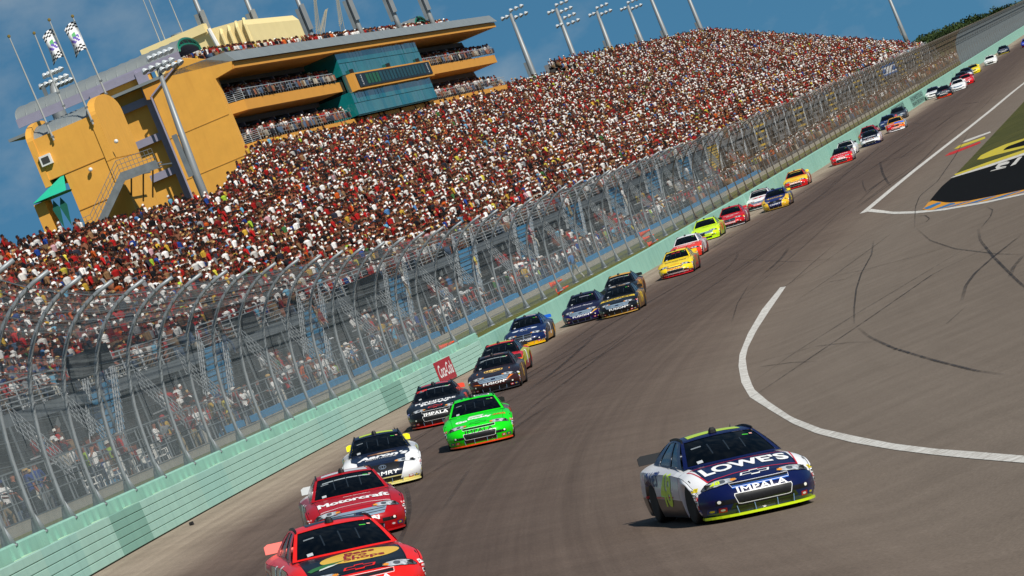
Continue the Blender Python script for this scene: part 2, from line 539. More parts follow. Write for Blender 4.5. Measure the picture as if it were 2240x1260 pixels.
# ---- rubber laid down by sliding tyres
def rubber():
    m = bpy.data.materials.new('tyre_rubber_mark'); m.use_nodes = True
    n, l = m.node_tree.nodes, m.node_tree.links
    b = n['Principled BSDF']; b.inputs['Base Color'].default_value = srgb('#241f1d') + (1,); b.inputs['Roughness'].default_value = .75
    tc = n.new('ShaderNodeTexCoord'); z = n.new('ShaderNodeTexNoise'); z.inputs['Scale'].default_value = 1.3; z.inputs['Detail'].default_value = 8; z.inputs['Roughness'].default_value = .75
    l.new(tc.outputs['Object'], z.inputs['Vector'])
    at = n.new('ShaderNodeAttribute'); at.attribute_name = 'dark'
    r = n.new('ShaderNodeMapRange'); r.inputs[1].default_value = .30; r.inputs[2].default_value = .62
    l.new(z.outputs['Fac'], r.inputs[0])
    mu = n.new('ShaderNodeMath'); mu.operation = 'MULTIPLY'
    l.new(r.outputs[0], mu.inputs[0]); l.new(at.outputs['Fac'], mu.inputs[1])
    l.new(mu.outputs[0], b.inputs['Alpha'])
    return m


M_RUB = rubber()
MARKS = [(za, [(1215, 0), (1225, 60), (1290, 140), (1400, 250), (1440, 285), (1520, 330)], 9, .55), (za, [(1430, 30), (1290, 140), (1200, 220), (1155, 280), (1135, 355)], 13, .6),
         (za, [(1220, 60), (1000, 190), (600, 430), (300, 620), (100, 760)], 5, .9), (za, [(1400, 30), (1000, 220), (640, 470), (430, 610), (150, 800), (0, 890)], 8, .6),
         (za, [(700, 60), (690, 130), (640, 220), (615, 300), (605, 390), (605, 470)], 6, .6), (za, [(625, 490), (680, 535), (800, 590), (1000, 650), (1200, 700), (1340, 720)], 9, .65),
         (za, [(0, 700), (200, 640), (420, 580), (600, 560), (700, 560)], 4, .6), (za, [(0, 715), (150, 680), (300, 660), (420, 655)], 5, .5), (za, [(910, 0), (980, 60), (1100, 100), (1300, 125), (1440, 130)], 5, .5),
         (za, [(500, 235), (650, 205), (900, 140), (1100, 80)], 4, .6), (za, [(820, 0), (700, 90), (500, 235), (300, 370)], 4, .6), (za, [(1440, 130), (1390, 190), (1370, 240)], 16, .35),
         (za, [(530, 60), (400, 170), (300, 260), (200, 330)], 5, .35), (za, [(460, 268), (560, 250), (640, 205)], 4, .5), (za, [(680, 10), (450, 170), (240, 300)], 5, .3), (za, [(1160, 380), (1060, 470), (1000, 495)], 6, .3),
         (za, [(0, 240), (150, 130), (320, 10)], 5, .4), (za, [(0, 470), (30, 370), (90, 270)], 5, .3), (za, [(0, 150), (300, 165), (500, 150)], 4, .3), (za, [(100, 70), (240, 0)], 5, .35),
         (zb, [(260, 655), (400, 620), (540, 590), (760, 520)], 7, .5), (zb, [(140, 725), (250, 665), (420, 600)], 8, .5), (zb, [(270, 640), (300, 760), (340, 830), (370, 870)], 14, .45), (zb, [(590, 1260), (600, 1060), (640, 960), (800, 830), (960, 600), (1090, 370)], 7, .6),
         (zb, [(560, 290), (650, 300), (800, 250), (980, 200)], 6, .4), (zb, [(1330, 35), (1180, 100), (1000, 120)], 7, .5), (zb, [(0, 1040), (60, 1030), (200, 900), (340, 790)], 8, .4), (zb, [(700, 545), (630, 568)], 12, .6), (zb, [(880, 468), (800, 500)], 12, .6),
         (zb, [(560, 1260), (700, 1200), (730, 1170), (690, 1140), (600, 1150)], 9, .45), (zb, [(1200, 1260), (1290, 1150), (1310, 1090), (1250, 1060)], 10, .45), (zb, [(750, 760), (1000, 680), (1060, 660)], 4, .35),
         (zb, [(110, 810), (120, 870), (150, 930)], 9, .3), (zb, [(0, 740), (200, 640), (420, 560)], 6, .35)]
for k in range(46):                      # marks down the racing line
    y0 = random.uniform(75, 420); t0 = random.uniform(2.5, 13); ln = random.uniform(18, 90); dt = random.uniform(-1.6, 1.6)
    MARKS.append((None, [(y0 + ln * i / 8, t0 + dt * (i / 8) ** 2) for i in range(9)], random.uniform(.05, .16), random.uniform(.18, .5)))
mk = MB(); darks = []
for zf, pts, w, dk in MARKS:
    if zf:
        q = [zf(*p) for p in resample(pts, 26)]
        sc = 2.25 if zf is za else 4.2
        P = [ground_at(*p, .014 + .0005 * (len(darks) % 7)) for p in q]
        if any(p is None for p in P): continue
        wd = [w / sc * p.y / F * .5 * 1.6 for p in P]
    else:
        P = [T(y, t, .012 + .0005 * (len(darks) % 5)) for y, t in resample(pts, 26)]
        wd = [w] * len(P)
    for i in range(len(P) - 1):
        def side(k):
            d = (P[min(k + 1, len(P) - 1)] - P[max(k - 1, 0)]); d.z = 0
            return Vector((d.y, -d.x, 0)).normalized() * wd[k]
        a, b = side(i), side(i + 1)
        qd = [P[i] - a, P[i] + a, P[i + 1] + b, P[i + 1] - b]
        for v in qd: pass
        mk.poly(qd)
        ends = lambda k: min(1, dk * (1.5 if zf else 1.15)) * min(1, 3.5 * min(k, len(P) - 1 - k) / (len(P) - 1) + .12)
        darks += [ends(i), ends(i), ends(i + 1), ends(i + 1)]
o = mk.build('tyre_marks', M_RUB, label='dark tyre marks left on the asphalt', cat='tyre marks', kind='stuff')
at = o.data.attributes.new('dark', 'FLOAT', 'POINT'); at.data.foreach_set('value', np.array(darks, dtype=np.float32))

# small dark scrap of rubber lying on the track beside the wall
mb = MB(); c = ground_at(424, 1148, .0)
for k in range(5):
    a = random.uniform(0, 6.3); r = .035
    mb.box(c + Vector((math.cos(a) * .05, math.sin(a) * .05, .02 + .012 * k)), (.11, .06, .03), Matrix.Rotation(a, 3, 'Z') @ Matrix.Rotation(.5 * k, 3, 'X'))
mb.build('tyre_scrap', pm('scrap_rubber', '#1c1a19', .8), label='small black scrap of tyre lying on the track near the wall', cat='tyre scrap')

# ================================================================== OUTER WALL
MINT = [pm('mint_wall_paint', '#8fc0a8', .62, var=.05, scale=.7, bump=.15, bscale=8), pm('mint_wall_paint_fresh', '#86bba9', .6, var=.05, scale=.8),
        pm('mint_wall_paint_patched', '#7aa896', .65, var=.06, scale=.9)]
M_FOAM = pm('pale_green_foam', '#b5dcbd', .8, var=.10, scale=3)
M_STEEL = pm('galvanised_steel', '#8d9396', .5, .35, var=.12, scale=2.5)
M_STEELD = pm('weathered_steel', '#6f7679', .55, .3, var=.15, scale=2)


def streaked(name, col, dark):
    """painted concrete with rain streaks and scuffs"""
    m = pm(name, col, .7, var=.06, scale=.8, bump=.2, bscale=6)
    n, l = m.node_tree.nodes, m.node_tree.links
    b = n['Principled BSDF']; old = b.inputs['Base Color'].links[0].from_socket
    tc = n.new('ShaderNodeTexCoord'); mp = n.new('ShaderNodeMapping'); mp.inputs['Scale'].default_value = (1.6, 1.6, .18)
    l.new(tc.outputs['Object'], mp.inputs[0])
    z = n.new('ShaderNodeTexNoise'); z.inputs['Scale'].default_value = 1.5; z.inputs['Detail'].default_value = 6; z.inputs['Roughness'].default_value = .7
    l.new(mp.outputs[0], z.inputs['Vector'])
    r = n.new('ShaderNodeValToRGB'); r.color_ramp.elements[0].position = .5; r.color_ramp.elements[0].color = (0, 0, 0, 1)
    r.color_ramp.elements[1].position = .75; r.color_ramp.elements[1].color = (.6, .6, .6, 1)
    l.new(z.outputs['Fac'], r.inputs[0])
    mx = n.new('ShaderNodeMix'); mx.data_type = 'RGBA'; mx.inputs[7].default_value = srgb(dark) + (1,)
    l.new(r.outputs[0], mx.inputs[0]); l.new(old, mx.inputs[6]); l.new(mx.outputs[2], b.inputs['Base Color'])
    return m


M_WALL = streaked('mint_concrete', '#8cbaa8', '#659a8d')
MINT = [streaked('mint_barrier_paint', '#9dc3b3', '#86ada0'), streaked('mint_barrier_paint_fresh', '#95bfb1', '#80a89c'), streaked('mint_barrier_paint_patched', '#7ba796', '#6b9486')]
wall = empty('retaining_wall', W(110, 0), 'mint green steel and foam retaining wall running along the outside of the track', 'retaining wall')
barrier = empty('steel_barrier', (0, 0, 0)); attach(barrier, wall)
SEC = 6.1
k = 0
y = 45.0
while y < 204:
    y1 = min(y + SEC - .012, 205)
    mi = 2 if k in (10, 21) else (1 if k % 5 == 3 else 0)
    sec = None
    for r in range(5):
        mb = MB(); z0 = .03 + r * .2
        prof(mb, [y, (y + y1) / 2, y1], [(0, z0 + .012), (-.012, z0), (-.2, z0), (-.2, z0 + .188), (-.012, z0 + .188), (0, z0 + .176)])
        ob = mb.build('barrier_tube', MINT[mi], barrier)
    k += 1; y += SEC
mb = MB()                                       # thin cap strip and the foam pads behind
y = 46.0
while y < 203:
    mb2 = MB(); prof(mb2, [y, y + .55], [(-.205, .45), (-.74, .45), (-.74, .98 + .03 * math.sin(y)), (-.205, .98 + .03 * math.sin(y))])
    o = mb2.build('foam_pad', M_FOAM, wall)
    y += 1.22
y = 45.0
while y < 206:                                   # concrete behind the barrier
    mb = MB(); prof(mb, [y, y + 4.97], [(-.75, -.3), (-1.25, -.3), (-1.25, 1.30), (-1.2, 1.34), (-.80, 1.34), (-.75, 1.30)])
    mb.build('wall_panel', M_WALL, wall); y += 5.0


def wall_h(y): return float(np.interp(y, [205, 270, 400, 900], [1.10, 1.16, 1.5, 1.55]))
y = 205.2
while y < 1500:
    stp = 6.0 if y < 500 else 20
    mb = MB()
    yy = [y, y + stp - (.03 if y < 500 else .05)]
    mb.sweep([[W(q, t, z) for t, z in ((0, -.3), (-.45, -.3), (-.45, wall_h(q) - .03), (-.40, wall_h(q)), (-.04, wall_h(q)), (0, wall_h(q) - .03))] for q in yy])
    mb.build('wall_panel', M_WALL, wall); y += stp

# ================================================================== CATCH FENCE
fence = empty('catch_fence', W(110, -.9, 1.3), 'tall galvanised catch fence with curved posts standing on the wall', 'catch fence')
PY = [61, 66, 71, 76, 81, 86, 91, 96.1, 101.1, 106.3, 111.9, 117.9, 124.1, 130.6]
while PY[-1] < 1180: PY.append(PY[-1] + (6.1 if PY[-1] < 720 else 9))


def tip_h(y): return float(np.interp(y, [60, 96, 100, 104, 109, 114], [7.6, 6.85, 6.62, 6.47, 6.34, 6.22])) + (.0 if y < 205 else float(np.interp(y, [205, 400], [0, .25])))


def fpt(y, s):
    """point on the fence line at station y; s from 0 (foot) to 1 (tip)"""
    h = tip_h(y) - 1.25
    P0, P1, P2, P3 = (-.9, 1.25), (-.95, 1.25 + h * .55), (-.55, 1.25 + h * .92), (1.5, 1.25 + h)
    a = 1 - s
    t = a ** 3 * P0[0] + 3 * a * a * s * P1[0] + 3 * a * s * s * P2[0] + s ** 3 * P3[0]
    z = a ** 3 * P0[1] + 3 * a * a * s * P1[1] + 3 * a * s * s * P2[1] + s ** 3 * P3[1]
    return W(y, t, z)


M_POSTF = pm('weathered_post', '#5f574d', .6, .2, var=.2, scale=.8)
for y in PY:
    near = y < 300
    n = 14 if near else 7
    mb = MB(); mb.tube([fpt(y, i / n) for i in range(n + 1)], .058 if near else .045, 8 if near else 5)
    if y < 420:
        b = fpt(y, 0)
        mb.box(b + Vector((0, 0, .03)), (.34, .34, .05)); mb.hexa([b + Vector(q) for q in ((-.17, -.02, .05), (.17, -.02, .05), (.17, .02, .05), (-.17, .02, .05), (-.05, -.02, .5), (.05, -.02, .5), (.05, .02, .5), (-.05, .02, .5))])
    mb.build('fence_post', M_STEEL if y < 300 else M_POSTF, fence, smooth=True)
SC = [.05, .13, .2, .27, .33, .39, .45, .51, .57, .63, .69, .75, .80, .85, .90]
for i, s in enumerate(SC):
    mb = MB(); mb.tube([fpt(y, s) + Vector((0, 0, 0)) for y in PY], .010 if i not in (0, 7, 14) else .018, 3, caps=False)
    mb.build('fence_cable', M_STEELD, fence)
# woven wire
mb = MB(); mbn = mb; mbf = MB()
def wire(P, r):
    i0 = len(mb.v)
    for p in P:
        mb.v += [(p.x - r, p.y, p.z - r * .6), (p.x + r, p.y, p.z - r * .6), (p.x, p.y, p.z + r)] if abs(P[-1].y - P[0].y) > 3 else [(p.x - r, p.y - r, p.z), (p.x + r, p.y - r, p.z), (p.x, p.y + r, p.z)]
    for k in range(len(P) - 1):
        for j in range(3):
            a, b = i0 + 3 * k + j, i0 + 3 * k + (j + 1) % 3
            mb.f.append((a, b, b + 3, a + 3)); mb.m.append(0)
y = 61.0
while y < 1150:
    far = y > 330
    mb = mbf if 330 < y < 690 else mbn
    SS = [0, .12, .24, .36, .48, .6, .72, .84, .92] if not far else [0, .25, .5, .75, .92]
    r = .0038 if y < 200 else (.0036 if y < 330 else (.0035 if y < 690 else .008))
    wire([fpt(y, s) for s in SS], r)
    y += .10 if y < 200 else (.13 if y < 330 else .22)
mb = mbn
for i in range(44):
    s = i / 43 * .92
    wire([fpt(q, s) for q in PY if q < 330], .0028)
mb = mbf
for i in range(24):
    s = i / 23 * .92
    wire([fpt(q, s) for q in PY if q >= 324], .0035)
wm = mbn.build('wire_mesh', M_STEELD, fence); wm['kind'] = 'stuff'
wm = mbf.build('wire_mesh', pm('brown_far_wire', '#6b5b49', .7, .1, var=.2, scale=.3), fence); wm['kind'] = 'stuff'  # far mesh browned like the crowd seen through it

# orange cones stuck on the fence
M_CONE = pm('orange_cone_plastic', '#e8501c', .5, var=.06)
M_CONEB = pm('cone_band', '#d8421a', .5)
def cone(px, py, which):
    # the fence line lies at t=-.9: find the station on it
    best = min((abs(pixel(W(y / 4, -1.15, 2))[0] - px), y / 4) for y in range(700, 1500))
    lo = best[1]
    z = min((abs(pixel(W(lo, -1.15, d / 50))[1] - py), d / 50) for d in range(40, 300))[1]
    b = W(lo, -1.15, z); ax = (W(lo, 1, z) - W(lo, 0, z)).normalized() + Vector((0, 0, .12))
    ax.normalize()
    mb = MB(); mb.tube([b - ax * .34, b - ax * .30, b - ax * .30, b + ax * .36], [.2, .2, .15, .03], 12)
    o = mb.build('traffic_cone', M_CONE, label=which, cat='traffic cone', group='orange cones wedged in the fence', smooth=False)
for px, py, w_ in [(966, 755, 'orange cone on the fence beside the red drink sign'), (1213, 618, 'upper of two orange cones on the fence above the purple car'), (1219, 632, 'lower of two orange cones on the fence above the purple car'),
                   (1411, 508, 'top one of three orange cones on a fence post by the yellow car'), (1414, 519, 'middle one of three orange cones on a fence post by the yellow car'), (1418, 530, 'bottom one of three orange cones on a fence post by the yellow car')]:
    cone(px, py, w_)

# ================================================================== BEHIND THE WALL: verge, kerb, walkway
grid_sheet('verge', frange(45, 420, 5) + frange(440, 1400, 20), [-5.2, -4, -2.8, -1.2, -.44], lambda y, t: W(y, t, .95 + .35 * min(1, (-.44 - t) / 4)), M_STRIP)
M_CONC = pm('pale_concrete', '#a39d92', .8, var=.12, scale=1.3, bump=.2)
M_CONCG = pm('grey_concrete', '#77787a', .8, var=.14, scale=.9)
M_BLUE = pm('blue_painted_board', '#2f7fae', .55, var=.14, scale=2)
M_DARK = pm('black_windscreen_mesh', '#1a1b1c', .8, var=.35, scale=3)
M_VOID = pm('painted_understand_shade', '#1f1813', .9, var=.4, scale=.6)  # shade under the stand put into the colour
M_ALU = pm('aluminium', '#b9bdbe', .45, .25, var=.15, scale=2)
M_ALUD = pm('dull_aluminium', '#83888a', .5, .25, var=.2, scale=2)
grid_sheet('walkway', frange(45, 1000, 8), [-12.2, -9, -5.2], lambda y, t: W(y, t, 1.38), M_CONCG)

kerb = empty('kerb_wall', W(200, -5.2, 1.2), 'low pale concrete kerb with blue boards between the verge and the spectators', 'kerb wall')
y = 60.0
while y < 640:
    L = 3.0 if y < 420 else 9
    mb = MB(); prof(mb, [y, y + L - .05], [(-5.15, .9), (-5.4, .9), (-5.4, 1.62), (-5.15, 1.62)]); mb.build('kerb_block', M_CONC, kerb)
    if 170 < y < 400 and int(y / 3) % 9 != 4:
        mb = MB(); prof(mb, [y + .02, y + L - .02], [(-5.42, 1.64), (-5.7, 1.66), (-5.7, 1.92), (-5.42, 1.88)]); mb.build('blue_board', M_BLUE, kerb)
    y += L
rail = empty('spectator_railing', W(200, -6, 1.4), 'grey tubular railing along the spectators walkway behind the verge', 'railing')
M_RAIL = M_STEEL
y = 60.0
while y < 620:
    L = 2.5 if y < 420 else 7.5
    mb = MB()
    for z in (2.15, 2.6, 3.05): mb.bar(W(y, -5.95, z), W(y + L, -5.95, z), .024 if z < 3 else .035, 4)
    for q in range(2 if y < 330 else 1):
        yy = y + L * q / 4; mb.bar(W(yy, -5.95, 1.4), W(yy, -5.95, 3.05), .014 if q else .034, 4)
    mb.build('rail_panel', M_RAIL, rail); y += L
# ================================================================== GRANDSTAND
M_TREAD = pm('tread_gap_shade', '#3d3835', .8, var=.3, scale=1.5)  # darkened tread colour: the black gaps between people painted in as shade
stand = empty('grandstand', W(300, -12, 1.4), 'huge steel grandstand packed with spectators along the front straight', 'grandstand')
YE = 815.0
ROW_D, ROW_H, T0, Z0 = .74, .366, -12.0, 5.35


def row_span(r):
    if r <= 24: return 110.0, YE
    if r <= 36: return 310.0 + (r - 25) * 5.0, YE
    if r <= 39: return 512.0, YE
    return 600.0, YE


for r in range(47):
    a, b = row_span(r)
    t = T0 - r * ROW_D; z = Z0 + r * ROW_H
    ys_ = frange(a, min(b, 230), 12) + frange(236, b, 60) if a < 230 else frange(a, b, 60)
    mb = MB(); prof(mb, ys_, [(t, z - .42), (t, z), (t - ROW_D - .02, z), (t - ROW_D - .02, z - .42)])
    mb.build('bleacher_tread', M_TREAD, stand)
    mb = MB(); prof(mb, ys_, [(t - .44, z + .38), (t - .70, z + .38), (t - .70, z + .42), (t - .44, z + .42)])
    mb.build('bench_plank', M_BLUE if r < 9 else (pm('teal_seat', '#1f7f6c', .6, var=.2, scale=2) if r in (38, 39, 40) else M_ALUD), stand)
# the back and the underside, so that no sky shows through
mb = MB()
for a, b, r in ((110, 312, 25), (366, 512, 37), (512, 600, 40), (600, YE, 47)):
    t = T0 - r * ROW_D; z = Z0 + r * ROW_H
    prof(mb, frange(a, b, 40), [(t - .02, -1), (t - .5, -1), (t - .5, z + .5), (t - .02, z + .5)])
mb.build('back_wall', M_CONCG, stand)
mb = MB(); prof(mb, frange(95, 560, 30), [(-12.9, .5), (-13.2, .5), (-13.2, 5.0), (-12.9, 5.0)]); mb.build('painted_shade_sheet', M_VOID, stand)  # near-black sheet painted as the shade under the rows
mb = MB(); prof(mb, frange(565, YE, 30), [(-12.9, .5), (-13.2, .5), (-13.2, 5.0), (-12.9, 5.0)]); mb.build('painted_shade_sheet', M_VOID, stand)
for a in np.arange(100, 815, 8.2):                                            # raker beams under the rows
    mb = MB(); mb.bar(W(a, -12.1, 1.2), W(a, -12.1, 4.9), .12, 4); mb.bar(W(a, -12.1, 4.9), W(a, -16, 7), .1, 4)
    mb.bar(W(a, -12.15, 1.3), W(a + 4.1, -12.15, 4.9), .05, 4)
    mb.build('support_column', M_STEELD, stand)
mb = MB(); prof(mb, frange(100, YE, 14), [(-11.9, 4.85), (-12.6, 4.85), (-12.6, 5.33), (-11.9, 5.33)]); mb.build('front_beam', pm('front_beam_paint', '#62676a', .6, var=.15), stand)

M_STAIRB = pm('blue_stair_paint', '#3f83a8', .6, var=.15, scale=3)
M_YEL = pm('yellow_stair_paint', '#c9a93a', .6, var=.12, scale=2)
bay0, bay = 104.6, 24.55
kk = 0
stairY = []
while bay0 + kk * bay < 800:
    y = bay0 + kk * bay; stairY.append(y)
    near = y < 430
    # flight of stairs from the walkway up to the first row
    st_ = empty('stair_flight', W(y, -9.5, 1.4)); attach(st_, stand)
    n = 15 if near else 6
    w2 = .95
    run = 5.2
    for i in range(n):
        a0, a1 = i / n, (i + 1) / n
        z = 1.4 + a1 * 3.95; ya, yb = y - run / 2 + run * a0, y - run / 2 + run * a1
        mb = MB(); prof(mb, [ya, yb], [(-10.7, z - .20), (-10.7, z), (-11.8, z), (-11.8, z - .20)])
        mb.build('stair_tread', (M_STAIRB if y < 400 else (M_YEL if kk % 2 else M_CONCG)), st_)
    for tt_ in (-10.65, -11.85):
        mb = MB()
        for hz in (.35, .7, 1.05): mb.bar(W(y - run / 2, tt_, 1.4 + hz), W(y + run / 2, tt_, 5.35 + hz), .024, 4)
        nb = 16 if near else 7
        for i in range(nb + 1):
            a0 = i / nb; mb.bar(W(y - run / 2 + run * a0, tt_, 1.35 + 3.95 * a0), W(y - run / 2 + run * a0, tt_, 2.45 + 3.95 * a0), .016, 3)
        mb.build('handrail', M_ALU, st_)
    # dark screen panels and a landing with a slanted lattice rail, first-row railing
    x0, x1 = y + 2.7, y + bay - 2.7
    cuts = [x0, x0 + 3.0, x0 + 6.4, x0 + 9.6, x0 + 12.8, x0 + 16.0, x1]
    for i in range(6):
        a, b = cuts[i], cuts[i + 1]
        if i in (1, 4):
            continue                                        # open bays: the sheet painted as shade shows behind
        mb = MB(); prof(mb, [a + .06, b - .06], [(-11.6, 1.4), (-11.66, 1.4), (-11.66, 4.8), (-11.6, 4.8)])
        mb.build('screen_panel', M_DARK if y < 320 else M_VOID, stand)  # far panels painted in the brown of the shaded voids
        mb = MB(); mb.bar(W(a, -11.5, 1.3), W(a, -11.5, 4.85), .05, 4); mb.bar(W(a, -11.5, 3.1), W(b, -11.5, 3.1), .03, 4); mb.bar(W(a, -11.5, 4.8), W(b, -11.5, 1.5), .025, 4)
        mb.build('screen_frame', M_STEELD, stand)
    for a, b in ((cuts[1], cuts[2]), (cuts[4], cuts[5])):
        mb = MB()                                           # slanted lattice rail down to the landing
        for hz in (0, .25, .5, .75, 1.0): mb.bar(W(a, -10.6, 4.6 + hz), W(b, -10.0, 2.1 + hz), .028, 4)
        for i in range(9 if near else 4):
            q = i / (8 if near else 3); mb.bar(W(a + (b - a) * q, -10.6 + .6 * q, 4.5 - 2.5 * q), W(a + (b - a) * q, -10.6 + .6 * q, 5.65 - 2.5 * q), .02, 3)
        mb.build('lattice_rail', M_ALU, stand)
    seg = frange(x0, x1, 3.7)
    for a, b in zip(seg, seg[1:]):
        mb = MB()
        for hz in ((.15, .34, .53, .72, .91, 1.1) if near else (.3, .7, 1.1)): mb.bar(W(a, -11.85, 5.35 + hz), W(b, -11.85, 5.35 + hz), .027 if hz < 1 else .04, 4)
        mb.bar(W(a, -11.85, 5.3), W(a, -11.85, 6.47), .04, 4)
        mb.build('front_railing', M_ALU, stand)
    # lower bleacher block beside the stairs: white planks in rows
    if True:
        a, b = cuts[2] + .2, cuts[4] - .2
        for i in range(5):
            mb = MB(); t = -8.8 - .55 * i; z = 1.75 + .42 * i
            prof(mb, [a, b], [(t, z), (t - .3, z), (t - .3, z + .06), (t, z + .06)])
            mb.build('lower_bench', M_ALU, stand)
    kk += 1

# ================================================================== THE CROWD
SHIRTS = [('#f2efea', 28), ('#d8d3cc', 6), ('#b3201f', 13), ('#7d1c1c', 11), ('#17171b', 12), ('#2c2f3a', 7), ('#1f3f87', 2.2), ('#4f7db0', 2.2), ('#8a8a8c', 4), ('#c9a23a', 2.4), ('#d9c94a', 1.2),
          ('#3f6b3a', 1.6), ('#c65a24', 3), ('#c79aa0', 1.6), ('#8c6a4a', 5), ('#5b4636', 7), ('#67a6c4', 1.2), ('#a9c93a', .6)]
SKIN = ['#9c5c42', '#8a4c38', '#ad6e52', '#7a4230', '#5d3324', '#94543f']
HATS = ['#f2efe8', '#e6e0d6', '#2a1d16', '#1a1210', '#2a1d16', '#2a1d16', '#1a1512', '#3a2518', '#4a2a1c', '#1c1412', '#7d1c1c', '#20242e', '#b8945c', '#4a3222', '#2a1a14']
LEGS = ['#3a3a44', '#232328', '#6a5644', '#7a6248', '#4a5a70', '#8a5a44', '#7a4a38', '#151515', '#a29a8c']
lin = lambda L: np.array([srgb(c) for c in L], dtype=np.float32)
SH = lin([c for c, _ in SHIRTS]); SHW = np.array([w for _, w in SHIRTS]); SHW = SHW / SHW.sum()
SK, HT, LG = lin(SKIN), lin(HATS), lin(LEGS)


def low_person(simple):
    """template: vertices (right, forward, up) from the seat, triangles and a colour class per vertex: 0 shirt 1 skin 2 hat 3 legs"""
    V, Fc, C = [], [], []
    def quads(P, Q, c):
        i = len(V); V.extend(P); C.extend([c] * len(P))
        for q in Q:
            q = [i + k for k in q]
            Fc.append((q[0], q[1], q[2]))
            if len(q) == 4: Fc.append((q[0], q[2], q[3]))
    def frust(w0, d0, z0, w1, d1, z1, yo0, yo1, c, x=0.0, top=True):
        P = [(x - w0, yo0 - d0, z0), (x + w0, yo0 - d0, z0), (x + w0, yo0 + d0, z0), (x - w0, yo0 + d0, z0), (x - w1, yo1 - d1, z1), (x + w1, yo1 - d1, z1), (x + w1, yo1 + d1, z1), (x - w1, yo1 + d1, z1)]
        quads(P, ([(4, 5, 6, 7)] if top else []) + [(0, 1, 5, 4), (1, 2, 6, 5), (2, 3, 7, 6), (3, 0, 4, 7)], c)
    frust(.16, .11, 0, .215, .11, .44, .0, .02, 0, 0, False)
    frust(.215, .11, .44, .07, .06, .54, .02, .02, 0)
    P = [(.05, .08, .54), (-.05, .08, .54), (-.05, -.04, .54), (.05, -.04, .54), (.08, .11, .69), (-.08, .11, .69), (-.08, -.07, .69), (.08, -.07, .69)]
    quads(P, [(0, 1, 5, 4), (1, 2, 6, 5), (3, 0, 4, 7)], 1)
    P = [(.095, .06, .69), (-.095, .06, .69), (-.08, -.09, .66), (.08, -.09, .66), (.06, .06, .79), (-.06, .06, .79), (-.05, -.05, .785), (.05, -.05, .785), (.07, .20, .685), (-.07, .20, .685)]
    quads(P, [(4, 5, 6, 7), (0, 1, 5, 4), (1, 2, 6, 5), (3, 0, 4, 7), (0, 8, 9, 1)] + ([(2, 3, 7, 6)] if not simple else []), 2)
    for s in (-1, 1):
        P = [(s * .21, .02, .46), (s * .28, -.02, .40), (s * .21, -.06, .42), (s * .25, .10, .16), (s * .30, .06, .15), (s * .25, .02, .14)]
        quads(P, [(0, 1, 4, 3), (1, 2, 5, 4)], 0 if not simple else 1)
        if not simple:
            P = [(s * .25, .10, .18), (s * .30, .06, .15), (s * .26, .02, .13), (s * .12, .32, .13), (s * .15, .32, .10), (s * .11, .30, .08)]
            quads(P, [(0, 1, 4, 3), (1, 2, 5, 4), (2, 0, 3, 5)], 1)
            frust(.075, .08, -.40, .09, .30, .10, .46, .22, 3, s * .10)
    if simple: frust(.16, .10, -.40, .19, .30, .10, .46, .22, 3)
    return np.array(V, np.float32), np.array(Fc, np.int32), np.array(C, np.int32)


TEMPL = [low_person(False), low_person(True)]
people = []                                       # (x, y, z, heading, standing)


def crowd_point(p):
    px, py = pixel(p)
    return -130 < px < 2340 and -120 < py < 1400


def face(y):
    m = wall_m(y); return math.atan2(-m, 1)       # angle of the outward view: the +t direction


skip_first = {}
for r in range(47):
    a, b = row_span(r)
    t = T0 - r * ROW_D - .55; z = Z0 + r * ROW_H + .42
    y = a + .4
    while y < b - .4:
        y += .45 + random.random() * .10
        ph = (y - bay0) % (bay / 2)
        if min(ph, bay / 2 - ph) < .62 and random.random() < .8: continue        # aisles
        occ = .95 if y > 260 else .90
        if r < 2: occ -= .15
        if 585 < y < 665 and 38 <= r <= 40: occ = .25
        if random.random() > occ: continue
        p = W(y, t + random.uniform(-.08, .08), z)
        if not crowd_point(p): continue
        s = 1 if random.random() < .13 else 0
        people.append((p.x, p.y, p.z + .42 * s + random.uniform(-.03, .05), face(y) + random.uniform(-.5, .5), r, y))

# more people standing on the walkway further along, too many to tell apart
for t, oc in ((-6.5, .85), (-7.2, .7), (-8.0, .6), (-8.9, .4)):
    y = 345.0
    while y < 800:
        y += .55 + random.random() * .25
        if random.random() > oc: continue
        p = W(y, t + random.uniform(-.3, .3), 1.38 + .86)
        if crowd_point(p): people.append((p.x, p.y, p.z + random.uniform(-.06, .08), face(y) + random.uniform(-.7, .7), 98, y))

# and some on the lower benches between the stairways
for y0_ in stairY:
    if not 120 < y0_ < 430: continue
    for i in range(5):
        y = y0_ + 2.7 + 6.4
        while y < y0_ + 2.7 + 12.6:
            y += .5 + random.random() * .5
            if random.random() < .55:
                p = W(y, -8.95 - .55 * i, 1.82 + .42 * i)
                if crowd_point(p): people.append((p.x, p.y, p.z, face(y) + random.uniform(-.5, .5), 97, y))

# ================================================================== TOWER BUILDING
ZB = ZC - 7.2


def B(y, t, dz):
    p = W(y, t); p.z = ZB + dz
    return p


def at_station(px, py, y0):
    d = CAM_R @ Vector(((px - 1120) / F, -(py - 630) / F, -1))
    a = W(y0, 0); b = W(y0, -1); a.z = b.z = 0
    e = b - a
    # d.x*s = a.x + e.x*k ; d.y*s = a.y + e.y*k
    det = d.x * -e.y + e.x * d.y
    s = (a.x * -e.y + e.x * a.y) / det
    p = d * s
    return Vector((p.x, p.y, p.z + ZC))


def bprof(mb, y0, y1, pts, m=0):
    mb.sweep([[B(y, t, z) for t, z in pts] for y in (y0, y1)], True, True, m)


def bbox(mb, y0, y1, t0, t1, z0, z1, m=0):
    bprof(mb, y0, y1, [(t0, z0), (t1, z0), (t1, z1), (t0, z1)], m)


